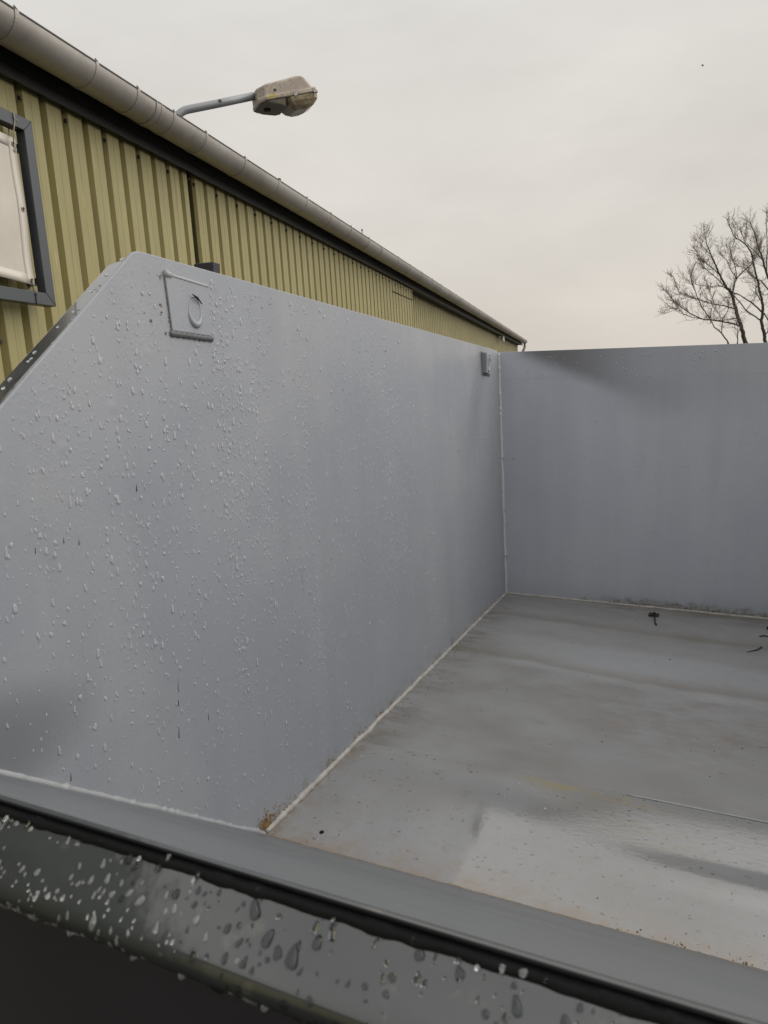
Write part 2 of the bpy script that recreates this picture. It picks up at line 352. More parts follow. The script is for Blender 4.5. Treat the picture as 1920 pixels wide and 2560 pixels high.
def sealant():
    g = G('pale_sealant', 0.45)
    c = g.mix(g.nz(25, 4).rng(0.35, 0.65), (0.46, 0.44, 0.405), (0.33, 0.315, 0.29))
    c = g.mix(g.nz(45, 5, 0.7).rng(0.60, 0.70) * 0.6, c, (0.25, 0.16, 0.07))
    g.col(c); g.bump(g.nz(150, 4), 0.5, 0.002); return g.m
M['bead'] = sealant()
M['cornerbead'] = simple('corner_bead', (0.56, 0.56, 0.55), 0.4, 0, 0.12, 30, 0.4)
M['rustbead'] = simple('rusty_bead', (0.26, 0.21, 0.145), 0.6, 0, 0.45, 60, 0.4)
M['beadgrey'] = simple('painted_bead', (0.38, 0.39, 0.40), 0.35, 0, 0.12, 30, 0.4)
def wet_edge():
    g = G('wet_edge_tube_paint', 0.10)
    g.col(g.mix(g.nz(12, 4).rng(0.4, 0.6), (0.085, 0.09, 0.09), (0.12, 0.125, 0.125)))
    g.set('Coat Weight', 1.0); g.set('Coat IOR', 1.9); g.set('Coat Roughness', 0.03); g.bump(g.nz(80, 3), 0.12, 0.0005); return g.m
M['tube'] = wet_edge()
def water(nm, tr):
    g = G(nm, 0.0); g.set('Transmission Weight', tr); g.set('IOR', 1.33); g.col((0.95, 0.96, 1.0)); return g.m
M['water'] = water('rain_water', 0.68); M['water2'] = water('rain_water_rim', 0.84); M['water3'] = water('rain_water_tinted', 1.0)
M['water3'].node_tree.nodes['Principled BSDF'].inputs['Base Color'].default_value = (0.52, 0.54, 0.56, 1)  # dark tint stands in for the dimmer reflection seen through these drops
def cladding():
    g = G('olive_yellow_cladding', 0.48)
    x, z = g.x, g.z
    c = g.mix(g.nz(1.2, 3).rng(0.3, 0.7), (0.342, 0.302, 0.128), (0.384, 0.340, 0.152))
    c = g.mix(g.nz(14, 5, 0.7, st=(2.0, 1, 0.12)).rng(0.45, 0.72) * 0.45, c, (0.27, 0.235, 0.12))
    c = g.mix(g.nz(60, 3, st=(1, 1, 0.05)).rng(0.60, 0.70) * 0.35, c, (0.64, 0.58, 0.28))
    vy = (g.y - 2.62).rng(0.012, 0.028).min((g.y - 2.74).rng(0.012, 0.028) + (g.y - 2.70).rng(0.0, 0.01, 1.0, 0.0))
    c = g.mix(vy * 0.12, c, (0.17, 0.145, 0.075))  # darker valleys: rib shade put into the colour
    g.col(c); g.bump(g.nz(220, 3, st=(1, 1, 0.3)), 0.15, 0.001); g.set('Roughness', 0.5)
    return g.m
M['clad'] = cladding()
M['valley'] = simple('shaded_valley_paint', (0.20, 0.175, 0.075), 0.6, 0, 0.15, 12, 0.1)  # darker copy of the cladding colour, with rib shade painted in
M['fascia'] = simple('charcoal_fascia', (0.018, 0.018, 0.022), 0.5, 0, 0.3, 10, 0.1)
def zinc():
    g = G('weathered_zinc', 0.42, 0.25)
    c = g.mix(g.nz(2.2, 5, 0.65, st=(0.5, 1, 1)).rng(0.35, 0.65), (0.34, 0.315, 0.29), (0.45, 0.425, 0.39))
    c = g.mix(g.nz(9, 5, 0.7).rng(0.5, 0.75) * 0.5, c, (0.24, 0.215, 0.19))
    c = g.mix(g.nz(3, 5, 0.75, off=(5, 0, 0)).rng(0.55, 0.72) * 0.45, c, (0.52, 0.49, 0.45))
    g.col(c); g.bump(g.nz(30, 4), 0.1, 0.002); return g.m
M['zinc'] = zinc()
M['zincdark'] = simple('dark_zinc_lip', (0.06, 0.052, 0.05), 0.5, 0.2)
M['roof'] = simple('grey_roof_sheet', (0.10, 0.10, 0.105), 0.6)
M['frame'] = simple('slate_grey_frame_paint', (0.062, 0.070, 0.080), 0.42, 0, 0.15, 30, 0.15)
def vinyl():
    g = G('cream_vinyl', 0.45)
    c = g.mix(g.nz(3, 4).rng(0.35, 0.65), (0.60, 0.545, 0.475), (0.66, 0.61, 0.54))
    c = g.mix(g.nz(25, 5, 0.7, st=(1, 1, 0.4)).rng(0.55, 0.75) * 0.3, c, (0.50, 0.43, 0.35))
    g.col(c); g.bump(g.nz(7, 3), 0.3, 0.006); return g.m
M['vinyl'] = vinyl()
M['hem'] = simple('cream_vinyl_hem', (0.70, 0.65, 0.57), 0.4, 0, 0.05, 20)
M['brass'] = simple('dull_eyelet', (0.34, 0.31, 0.25), 0.3, 0.9)
M['cord'] = simple('pale_cord', (0.48, 0.45, 0.38), 0.7)
M['darkcord'] = simple('dark_cord', (0.03, 0.03, 0.03), 0.6)
M['screw'] = simple('dark_screw', (0.04, 0.035, 0.03), 0.5, 0.3)
M['white'] = simple('white_plastic', (0.62, 0.61, 0.58), 0.4)
M['galv'] = simple('galvanised_steel', (0.33, 0.345, 0.36), 0.45, 0.3, 0.15, 25, 0.1)
def lampbody():
    g = G('lichen_stained_lamp', 0.65)
    c = g.mix(g.nz(6, 4).rng(0.35, 0.65), (0.50, 0.43, 0.35), (0.40, 0.34, 0.28))
    low = g.x.rng(0.42, 0.02)
    sp = g.nz(60, 5, 0.8).rng(0.50, 0.58) * (low * 0.8 + 0.15)
    c = g.mix(sp * 0.85, c, (0.14, 0.12, 0.10))
    sp2 = g.nz(45, 4, 0.8, off=(5, 0, 0)).rng(0.62, 0.68) * low
    c = g.mix(sp2 * 0.7, c, (0.62, 0.60, 0.55))
    ye = (((g.x - 0.05) * (g.x - 0.05)) * 260.0 + (g.z - 0.012) * (g.z - 0.012) * 3000.0).rng(0.2, 1.2, 1.0, 0.0) * g.nz(50, 3).rng(0.35, 0.5)
    c = g.mix(ye * 0.9, c, (0.42, 0.34, 0.05))
    g.col(c); g.bump(g.nz(90, 4), 0.4, 0.003); return g.m
M['lamp'] = lampbody()
M['lampdark'] = simple('lamp_gear_cover', (0.22, 0.19, 0.15), 0.6, 0, 0.2, 15, 0.2)
def bowl():
    g = G('yellowed_diffuser', 0.25)
    c = g.mix(g.nz(12, 5, 0.65, st=(1, 1, 2)).rng(0.38, 0.62), (0.42, 0.34, 0.20), (0.22, 0.17, 0.11))
    g.col(c); g.set('Coat Weight', 0.4); g.bump(g.nz(40, 2), 0.2, 0.003); return g.m
M['bowl'] = bowl()
M['bark'] = simple('winter_bark', (0.055, 0.05, 0.04), 0.9, 0, 0.3, 3, 0.4)
M['twig'] = simple('reddish_twig', (0.20, 0.155, 0.125), 0.9, 0, 0.2, 3)
M['grit'] = simple('dark_grit', (0.05, 0.042, 0.035), 0.8)
M['rust'] = simple('rust_crumbs', (0.30, 0.17, 0.05), 0.9, 0, 0.5, 90)
M['leaf'] = simple('rotten_leaf', (0.035, 0.025, 0.02), 0.6, 0, 0.3, 60)
M['bird'] = simple('dark_feathers', (0.04, 0.038, 0.035), 0.8)
def asphalt():
    g = G('wet_asphalt', 0.45)
    g.col(g.mix(g.nz(90, 5, 0.8).rng(0.35, 0.65), (0.03, 0.03, 0.03), (0.065, 0.062, 0.06)))
    g.set('Roughness', g.nz(0.6, 3).rng(0.4, 0.6, 0.25, 0.7)); g.bump(g.nz(120, 4), 0.5, 0.004); return g.m
M['asphalt'] = asphalt()
# ------------------------------------------------------------------ ground
bm = bmesh.new()
vs = [bm.verts.new(p) for p in ((-600, -600, 0), (600, -600, 0), (600, 600, 0), (-600, 600, 0))]; bm.faces.new(vs)
obj('ground', bm, M['asphalt'], kind='structure', label='wet dark asphalt yard around the skip')
# ------------------------------------------------------------------ skip frame
E1 = Vector((0.4048, 0.9135, -0.0399)).normalized()
E2 = Vector((-0.9126, 0.4064, 0.0446)); E2 = (E2 - E1 * E2.dot(E1)).normalized(); E3 = E1.cross(E2)
FAR = Vector((0.5056, 2.9704, 0.6650))
MS = Matrix.Translation(FAR) @ Matrix((E1, E2, E3)).transposed().to_4x4()
MSI = MS.inverted()
def slab(name, pts, off, mat, parent, **k):
    bm = bmesh.new(); prism(bm, [Vector(p) for p in pts], Vector(off)); return obj(name, bm, mat, parent, **k)
skip = empty('skip_container', MS, label='grey painted open-top steel skip with sloping front ramp, wet with rain', cat='skip')
HT, HB, LN, WR = 1.0285, 1.0236, 1.905, -1.45
LW = 0.05296   # outward lean of the side wall per metre of height
def wl(h): return LW * h
SR = lambda h: -LN - 1.3600 * h      # ramp surface position at height h
RIM_S, RIM_H = -2.6966, 0.5812
# left wall: inner face polygon, thickness outward, leaning
def wallpoly(sgn=1, base=0.0):
    P = []
    for s, h in ((0, 0), (0, HB), (-0.02, 1.0275), (-0.10, 1.0300), (-1.2, HT), (-2.085, HT + 0.0005), (-2.100, HT), (-2.112, HT - 0.004), (-2.59, 0.594), (RIM_S, RIM_H + 0.01), (RIM_S, RIM_H - 0.03), (-LN, 0)):
        P.append((s, base + sgn * wl(h), h))
    return P
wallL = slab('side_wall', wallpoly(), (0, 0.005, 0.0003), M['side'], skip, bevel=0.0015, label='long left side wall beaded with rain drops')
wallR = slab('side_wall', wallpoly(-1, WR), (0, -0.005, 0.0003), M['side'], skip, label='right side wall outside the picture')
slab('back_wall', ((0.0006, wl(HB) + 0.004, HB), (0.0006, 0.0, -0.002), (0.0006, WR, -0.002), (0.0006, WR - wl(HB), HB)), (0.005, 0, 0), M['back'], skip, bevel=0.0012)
# floor: far plate, lapped over the wet near plate at s=-1.49
bm = bmesh.new(); box(bm, (-1.492, WR, -0.006), (0.0, 0.0005, 0.0)); obj('floor_plate', bm, M['floor'], skip)
bm = bmesh.new(); NX, NY = 60, 60; grid = []
def sst(a, b, x):
    t = max(0, min(1, (x - a) / (b - a))); return t * t * (3 - 2 * t)
def nf(s, l):
    k = sst(-0.48, -0.72, l)
    up = 0.0072 * sst(-1.675, -1.485, s)
    dn = 0.0030 * (sst(-1.775, -1.72, s) - sst(-1.715, -1.655, s))
    k2 = sst(-0.58, -0.84, l)
    return -0.0001 + k * (up * 0.62 - 0.0045) + k2 * dn + 0.0006 * k * noise.noise(Vector((s * 5, l * 5, 0)))
for i in range(NX + 1):
    s = -1.912 + 0.424 * i / NX
    grid.append([bm.verts.new((s, l, nf(s, l))) for l in [0.0005 + (WR - 0.0005) * j / NY for j in range(NY + 1)]])
for i in range(NX):
    for j in range(NY): bm.faces.new((grid[i][j], grid[i + 1][j], grid[i + 1][j + 1], grid[i][j + 1]))
near = obj('floor_plate', bm, M['wetfloor'], skip, smooth=True, label='wet near floor plate mirroring the pale sky')
# thin pale weld line on the lap
rs = random.Random(4)
bm = bmesh.new(); pts = [Vector((-1.4935 + 0.0012 * noise.noise(Vector((l * 9, 0, 0))), l, 0.0005)) for l in [-0.62 - 0.02 * i for i in range(42)]]
tube(bm, pts, 0.0019, 6, True, 0.2, rs); obj('lap_weld', bm, M['beadgrey'], skip, smooth=True)
# front ramp
dr = Vector((RIM_S + LN, 0, RIM_H)).normalized(); nr = Vector((dr.z, 0, -dr.x))  # up-slope and plate normal
if nr.z < 0: nr = -nr
bm = bmesh.new()
TH = 0.0045
Lr = Vector((RIM_S + LN, 0, RIM_H)).length
prof = [(0, 0), (Lr - 0.006, 0), (Lr - 0.004, -0.0008), (Lr - 0.004, -TH), (0, -TH)]
pa = [Vector((-LN, 0, 0)) + dr * a + nr * b for a, b in prof]
prism(bm, [p + Vector((0, wl(p.z) + 0.0, 0)) for p in pa], Vector((0, WR - 0.04, 0)))
obj('front_ramp', bm, M['ramp'], skip, smooth=False, label='satin grey front ramp plate with fine scratches')
# painted dark reflection under the hem and the round rim tube
rim_p0 = Vector((RIM_S, 0, RIM_H)); cdir = Vector((math.cos(R(-44.15)), 0, math.sin(R(-44.15))))
FN = Vector((math.cos(R(130)), 0, math.sin(R(130)))); FT = Vector((FN.x * 0 - FN.z, 0, FN.x))
HS, CR_ = 0.0245, 0.0088
RC = rim_p0 - FN * (0.0026 + HS) + FT * 0.0205
def perim():
    """outline of the rounded square tube, starting at the top of the face that looks at the viewer; (point, normal, arc length)"""
    out = []; ax = [(FN, FT), (FT, -FN), (-FN, -FT), (-FT, FN)]; L = 0.0; last = None
    for n_, t_ in ax:
        for q in range(7):
            p = RC + n_ * HS + t_ * (-(HS - CR_) + 2 * (HS - CR_) * q / 6); out.append((p, n_))
        c = RC + n_ * (HS - CR_) + t_ * (HS - CR_)
        for q in range(1, 7):
            a = math.pi / 2 * q / 7; nn2 = n_ * math.cos(a) + t_ * math.sin(a); out.append((c + nn2 * CR_, nn2))
    res = []
    for i, (p, n_) in enumerate(out):
        if i: L += (p - out[i - 1][0]).length
        res.append((p, n_, L))
    return res
PER = perim()
def on_rim(d):
    """point and normal at arc length d down the visible face (negative d goes over the top corner)"""
    if d < 0: d += PER[-1][2] + (PER[0][0] - PER[-1][0]).length
    for i in range(len(PER) - 1):
        if PER[i + 1][2] >= d:
            f = (d - PER[i][2]) / max(1e-9, PER[i + 1][2] - PER[i][2]); return PER[i][0].lerp(PER[i + 1][0], f), PER[i][1].lerp(PER[i + 1][1], f).normalized()
    return PER[-1][0].copy(), PER[-1][1].copy()
bm = bmesh.new(); NL = 260; rings = []
for i in range(NL + 1):
    l = 0.06 - (0.06 - WR + 0.05) * i / NL
    rings.append([bm.verts.new(p + n_ * 0.00035 * noise.noise(Vector((l * 7, q * 0.25, 0))) + Vector((0, l, 0))) for q, (p, n_, L) in enumerate(PER)])
for i in range(NL):
    m = len(PER)
    for k in range(m): bm.faces.new((rings[i][k], rings[i][(k + 1) % m], rings[i + 1][(k + 1) % m], rings[i + 1][k]))
bm.faces.new(rings[0]); bm.faces.new(rings[-1][::-1])
obj('rim_tube', bm, M['rim'], skip, smooth=True, label='wet rim tube with rounded corners at the front edge of the skip')
# ragged strip painted as a dark reflection between hem and tube
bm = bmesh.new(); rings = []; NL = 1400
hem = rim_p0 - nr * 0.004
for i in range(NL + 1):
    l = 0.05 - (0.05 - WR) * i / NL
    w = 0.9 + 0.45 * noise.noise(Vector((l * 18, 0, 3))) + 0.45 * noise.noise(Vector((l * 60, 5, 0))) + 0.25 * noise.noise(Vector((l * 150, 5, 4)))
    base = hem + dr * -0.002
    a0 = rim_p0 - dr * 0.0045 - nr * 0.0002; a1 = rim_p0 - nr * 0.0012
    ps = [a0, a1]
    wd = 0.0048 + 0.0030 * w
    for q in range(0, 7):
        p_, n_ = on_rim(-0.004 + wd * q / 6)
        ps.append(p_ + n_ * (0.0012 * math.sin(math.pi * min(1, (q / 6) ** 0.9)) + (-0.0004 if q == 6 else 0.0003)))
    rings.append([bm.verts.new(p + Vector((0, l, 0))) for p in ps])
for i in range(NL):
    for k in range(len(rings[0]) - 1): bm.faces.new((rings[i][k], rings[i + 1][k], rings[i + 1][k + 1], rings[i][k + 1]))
obj('dark_reflection_strip', bm, M['edge'], skip, smooth=True, label='ragged strip under the ramp hem painted as a dark reflection')
# front apron and underframe below the rim; shade there put into the dark colour
slab('front_apron', ((-2.655, 0.05, 0.53), (-2.655, 0.05, 0.335), (-2.655, -0.30, 0.330), (-2.655, -0.62, 0.44), (-2.655, WR, 0.44), (-2.655, WR, 0.53)), (0.006, 0, 0), M['dark'], skip, label='apron plate below the rim tube, its shade painted in')
slab('ramp_stiffener', ((-2.60, 0.03, 0.48), (-2.05, 0.03, 0.0), (-2.05, 0.03, -0.25), (-2.60, 0.03, -0.25)), (0, -0.012, 0), M['dark'], skip)
bm = bmesh.new(); box(bm, (-2.42, WR - 0.02, -0.60), (-0.05, -0.01, -0.012)); obj('underframe', bm, M['darker'], skip)
bm = bmesh.new(); box(bm, (-2.62, WR, -0.30), (-2.43, 0.03, -0.12)); obj('cross_beam', bm, M['darker'], skip, bevel=0.004)
# diagonal edge tube outside the wall, hollow stake bracket
A0 = Vector((-2.100, wl(1.02) + 0.006, HT - 0.006)); D0 = Vector((-2.60, wl(0.6) + 0.006, 0.5835))
dd = (D0 - A0).normalized(); nn_ = Vector((dd.z, 0, -dd.x)).normalized()
if nn_.z < 0: nn_ = -nn_
bm = bmesh.new(); prism(bm, [A0, A0 + Vector((-0.003, 0.012, -0.002)), A0 + Vector((-0.010, 0.044, -0.010)), A0 + Vector((-0.010, 0.044, -0.046)), A0 + Vector((0, 0, -0.046))], D0 - A0)
obj('edge_tube', bm, M['tube'], skip, bevel=0.004, label='wet square tube along the sloping wall edge')
bm = bmesh.new(); a = Vector((-2.095, wl(1.02) + 0.006, HT - 0.010)); prism(bm, [a, a + Vector((0, 0.040, -0.002)), a + Vector((0, 0.040, -0.05)), a + Vector((0, 0, -0.05))], Vector((2.09, 0, 0)))
obj('edge_tube', bm, M['tube'], skip, bevel=0.004, label='square tube along the top outside of the wall')
bm = bmesh.new(); box(bm, (-1.913, wl(HT) + 0.0055, 0.93), (-1.893, 0.101, 1.0475)); obj('stake_bracket', bm, M['dark'], skip, bevel=0.002, label='small dark bracket standing above the wall edge')
# sealant beads
def bead(name, p, q, r, mat, seed, steps=150, wob=0.22, **k):
    rs = random.Random(seed); bm = bmesh.new(); p, q = Vector(p), Vector(q); pts, rad = [], []
    for i in range(steps + 1):
        t = i / steps; c = p.lerp(q, t); f = t * (q - p).length
        c = c + Vector((noise.noise(Vector((f * 14, seed, 0))), noise.noise(Vector((f * 14, 0, seed))), noise.noise(Vector((seed, f * 14, 0))))) * r * 0.35
        pts.append(c); rad.append(r * (1 + wob * noise.noise(Vector((f * 30, seed, 2))) + wob * noise.noise(Vector((f * 90, seed, 7))) + (0.45 if rs.random() < 0.04 else 0)))
    tube(bm, pts, rad, 10); return obj(name, bm, mat, skip, smooth=True, **k)
bead('sealant_bead', (-1.90, -0.001, 0.002), (-0.9, -0.001, 0.001), 0.0062, M['bead'], 1)
bead('sealant_bead', (-0.9, -0.001, 0.001), (0, 0, 0.001), 0.0055, M['bead'], 8)
bead('sealant_bead', (0, 0, 0.001), (0, WR, 0.001), 0.0055, M['bead'], 2, label='pale sealant bead along the foot of the back wall')
bead('sealant_bead', (0.0, 0.0, 0.0), (0.0, wl(HB) - 0.002, HB - 0.005), 0.0064, M['cornerbead'], 3, label='grey bead up the far corner')
bead('sealant_bead', (-LN, 0.0, 0.0), (SR(0.57), wl(0.57), 0.57), 0.0052, M['beadgrey'], 5, steps=200, label='grey-white bead between ramp and side wall')
bead('sealant_bead', (-LN + 0.001, 0.0, -0.0006), (-LN + 0.001, WR, -0.003), 0.0017, M['rustbead'], 6, steps=240, wob=0.4, label='thin rusty bead at the ramp foot')
for hh in (0.16, 0.36, 0.58): slab('weld_tick', ((-0.001, wl(hh) - 0.004, hh), (-0.001, wl(hh) - 0.013, hh + 0.003), (-0.001, wl(hh) - 0.013, hh + 0.004), (-0.001, wl(hh) - 0.004, hh + 0.0022)), (-0.002, 0, 0), M['dark'], skip)
# lifting lug pads
WN = Vector((0, -0.9986, 0.0529)); WU = Vector((0, 0.0529, 0.9986))
def wp(s, h, o=0.0): return Vector((s, 0, 0)) + WU * (h / 0.9986) + WN * o
def lug(s0, s1, h0, h1, th, lab, far=False):
    bm = bmesh.new()
    P_ = [wp(s0 + 0.006, h0, 0), wp(s1, h0, 0), wp(s1, h1 - 0.004, 0), wp(s0, h1, 0)]
    if far:
        a_ = [bm.verts.new(p) for p in P_]; b_ = [bm.verts.new(p + WN * t_) for p, t_ in zip(P_, (0.018, 0.004, 0.004, 0.022))]
        bm.faces.new(a_); bm.faces.new(b_[::-1])
        for i in range(4): bm.faces.new((a_[i], a_[(i + 1) % 4], b_[(i + 1) % 4], b_[i]))
    else: prism(bm, P_, WN * th)
    pad = obj('lug_pad', bm, M['side'], skip, bevel=0.0015, label=lab)
    # top weld bead, bottom rippled dark weld, rusty left edge
    bm = bmesh.new(); n = 26; sp = s1 - s0
    tube(bm, [wp(s0 + sp * i / n, h1 + 0.001 - 0.004 * i / n, th * 0.5) for i in range(n + 1)], [0.0062 * (0.5 + 0.5 * math.sin(math.pi * min(1, (i + 1) / 5))) * (1 + 0.1 * math.sin(i * 2.3)) for i in range(n + 1)], 8); obj('weld_seam', bm, M['beadgrey'], pad, smooth=True, label='pale weld along the pad top')
    bm = bmesh.new(); n = 60
    tube(bm, [wp(s0 + sp * (0.02 + 1.02 * i / n), h0 - 0.004, -0.0012) for i in range(n + 1)], [0.0052 * (1 + 0.22 * abs(math.sin(i * 0.42)) + 0.10 * noise.noise(Vector((i * 0.7, 1, 2)))) for i in range(n + 1)], 8); obj('weld_seam', bm, M['weld'], pad, smooth=True, label='dark rippled weld below the pad')
    # raised ring boss painted over
    cs, ch = (s0 + s1) / 2 + 0.012 * (1 if not far else 0.4), (h0 + h1) / 2 - 0.002
    bm = bmesh.new(); n = 30; pts, rad = [], []
    for i in range(n + 1):
        a = 2 * math.pi * i / n + 1.2
        r = 0.0175 * (1 + 0.22 * max(0, -math.sin(a)))
        pts.append(wp(cs + 0.85 * r * math.cos(a), ch + 1.15 * r * math.sin(a) - 0.001, th * 0.8)); rad.append(0.0017 * (1 + 2.6 * max(0, -math.sin(a)) ** 1.5) * (1 + 0.12 * noise.noise(Vector((i, 2, 1)))))
    tube(bm, pts, rad, 8); obj('ring_boss', bm, M['side'], pad, smooth=True)
    bm = bmesh.new(); tube(bm, [wp(cs - 0.008, ch + 0.021, th + 0.0045), wp(cs + 0.003, ch + 0.017, th + 0.005), wp(cs + 0.016, ch + 0.009, th + 0.0035)], [0.0009, 0.0018, 0.0007], 6); obj('ring_notch', bm, M['edge'], pad)
    return pad
lug(-2.049, -1.944, 0.9195, 1.004, 0.0036, 'near lifting lug pad with pale top weld')
lug(-0.262, -0.155, 0.928, 1.004, 0.013, 'far lifting lug pad beside the corner', True)
# dried dark runs on the wall
for x0, y0, y1, w in ((445, 1692, 1730, .0006), (446, 1748, 1764, .001), (447, 1815, 1845, .001), (521, 1780, 1800, .0008), (341, 2060, 2086, .0009), (177, 1932, 1952, .0010), (88, 1368, 1384, .0008), (159, 1344, 1358, .0009), (197, 1348, 1362, .0008), (341, 1210, 1228, .0012), (707, 1242, 1252, .0012), (1145, 1120, 1132, .001)):
    wpl = Vector((0, -0.9986, 0.0529)); n_ = MS.to_3x3() @ wpl
    a_ = MSI @ hit(x0, y0, FAR, n_); b_ = MSI @ hit(x0 + 0.5, y1, FAR, n_)
    bm = bmesh.new(); tube(bm, [a_, a_.lerp(b_, .3), a_.lerp(b_, .75), b_], [w * .25, w * .5, w * .8, w], 6)
    obj('dirt_run', bm, M['grit'], wallL)
# ------------------------------------------------------------------ water droplets
def add_drop(bm, c, U, Vv, N, r, el, ht, rs, seg=9):
    rows = []
    ph = rs.uniform(0, 6.28); k1 = rs.uniform(0, 0.22); k2 = rs.uniform(0, 0.14)
    for q, (rr, hh) in enumerate(((1.0, -0.12), (0.97, 0.32), (0.80, 0.68), (0.45, 0.93))):
        row = []
        for i in range(seg):
            a = 2 * math.pi * i / seg
            f = 1 + k1 * math.sin(2 * a + ph) + k2 * math.sin(3 * a + 2 * ph)
            x, y = math.cos(a) * r * rr * f, math.sin(a) * r * rr * f
            if y > 0: x *= (1 - 0.35 * (el - 1) / el * (y / r)); y *= (2 * el - 1)
            row.append(bm.verts.new(c + U * x + Vv * (y - r * 0.15 * hh) + N * (hh * ht)))
        rows.append(row)
    top = bm.verts.new(c + N * ht * 1.0 + Vv * (-0.12 * r))
    for q in range(3):
        for i in range(seg): bm.faces.new((rows[q][i], rows[q][(i + 1) % seg], rows[q + 1][(i + 1) % seg], rows[q + 1][i]))
    for i in range(seg): bm.faces.new((rows[3][i], rows[3][(i + 1) % seg], top))
    bm.faces.new(rows[0][::-1])
rs = random.Random(11); bm = bmesh.new()
cols = [(rs.uniform(-1.95, -0.35), rs.uniform(0.35, 1.0), rs.uniform(0.01, 0.035)) for _ in range(16)]
def inwall(s, h):
    if h > 1.012 or s > -0.03: return False
    if s < -2.09 and h > HT - (-2.10 - s) * 0.906 - 0.01: return False
    if h < 0.012: return False
    if s < SR(h) + 0.02: return False
    return True
n = 0
while n < 10500:
    if rs.random() < 0.34:
        c0 = cols[rs.randrange(len(cols))]; s = rs.gauss(c0[0], c0[2]); h = rs.uniform(max(0.25, c0[1] - 0.5), 1.01)
    else:
        s = -2.6 + 2.55 * rs.random() ** 0.9; h = rs.uniform(0.02, 1.01)
    if not inwall(s, h): continue
    dens = 0.35 + 0.65 * (1 if h > 0.45 else h / 0.45 * 0.7 + 0.1)
    cl = noise.noise(Vector((s * 4, h * 2.2, 1.3)))
    if rs.random() > dens * (0.7 + 0.6 * cl) * (1.0 if s < -0.9 else 0.45): continue
    nearf = sst(-1.4, -2.3, s)
    r = 0.00090 * math.exp(rs.gauss(0, 0.40)) * (1 + 0.75 * nearf) * (1 if s < -1.0 else 0.85)
    big = rs.random() < 0.07
    if big: r *= 1.8
    r = min(r, 0.0031)
    el = rs.choice((1.1, 1.4, 1.8, 2.3)) if r > 0.0012 else rs.uniform(1, 1.3)
    V2 = (WU + Vector((rs.uniform(-0.15, 0.15), 0, 0))).normalized()
    add_drop(bm, wp(s, h, 0), Vector((1, 0, 0)), V2, WN, r, el, r * rs.uniform(0.4, 0.6), rs); n += 1
o = obj('rain_drops', bm, M['water'], None, smooth=True, label='rain drops beaded over the long left skip wall', cat='rain drops', kind='stuff'); o.matrix_world = MS
bm = bmesh.new(); n = 0
while n < 520:
    l = rs.uniform(-1.3, 0.0); h = 1.0 - 0.95 * rs.random() ** 1.8
    if noise.noise(Vector((l * 5, h * 4, 7))) < rs.uniform(-0.6, 0.25): continue
    r = 0.0016 * math.exp(rs.gauss(0, 0.35)) * (1.25 if h > 0.9 else 0.9)
    add_drop(bm, Vector((0.0006, l, h)), Vector((0, -1, 0)), Vector((0, 0, 1)), Vector((-1, 0, 0)), r, rs.uniform(1, 1.3), r * 0.55, rs, 7); n += 1
o = obj('rain_drops', bm, M['water'], None, smooth=True, label='small rain drops scattered over the back wall of the skip', cat='rain drops', kind='stuff'); o.matrix_world = MS
# rim drops
bm = bmesh.new(); bm3 = bmesh.new(); n = 0; placed = []
tries = 0
while n < 1300 and tries < 60000:
    tries += 1
    l = rs.uniform(-1.25, 0.02); d = rs.uniform(0.003, 0.055); r = 0.00082 * math.exp(rs.gauss(0.1, 0.52))
    r = min(r, 0.0027)
    if any(abs(l - q[0]) < (r + q[2]) * 1.15 and abs(d - q[1]) < (r + q[2]) * 1.4 for q in placed): continue
    if noise.noise(Vector((l * 11, d * 60, 3))) < rs.uniform(-0.6, 0.2): continue
    placed.append((l, d, r)); p_, N = on_rim(d)
    T = Vector((0, 1, 0)).cross(N)
    if T.z < 0: T = -T
    T = (T + Vector((0, rs.uniform(-0.35, 0.35), 0))).normalized(); U = T.cross(N).normalized()
    clear = (-l) + (p_.z - 0.55) * 1.9 > 0.50 + rs.uniform(-0.03, 0.05)
    if clear and rs.random() < 0.25: continue
    add_drop(bm3 if clear else bm, p_ + Vector((0, l, 0)), U, T, N, r * (1.15 if clear else 1.0), rs.choice((1.1, 1.3, 1.6, 2.0)), r * (rs.uniform(0.6, 0.8) if clear else rs.uniform(0.45, 0.6)), rs, 14); n += 1
# drops caught in the dark strip below the hem
for q in range(60):
    l = -rs.random() * 1.1; p_, N = on_rim(rs.uniform(-0.001, 0.0045)); r = rs.uniform(0.0007, 0.0017)
    U = Vector((0, 1, 0)); add_drop(bm3 if q % 3 else bm, p_ + N * 0.0012 + Vector((0, l, 0)), U, N.cross(U), N, r, 1.2, r * 0.5, rs, 12)
# drops clinging to the underside
for l in (-0.36, -0.43, -0.50, -0.545, -0.60, -0.66, -0.70, -0.33, -0.47, -0.575):
    p_, N = on_rim(0.054 + rs.uniform(-0.001, 0.001)); add_drop(bm, p_ + Vector((0, l, 0)), Vector((0, 1, 0)), N.cross(Vector((0, 1, 0))), N, 0.0017, 1, 0.0022, rs, 12)
o = obj('rain_drops', bm3, M['water3'], None, smooth=True, label='rain drops with a painted dark tint on the shiny wet end of the front rim tube', cat='rain drops', kind='stuff'); o.matrix_world = MS
o = obj('rain_drops', bm, M['water2'], None, smooth=True, label='pale rain drops clinging to the dull left end of the front rim tube', cat='rain drops', kind='stuff'); o.matrix_world = MS
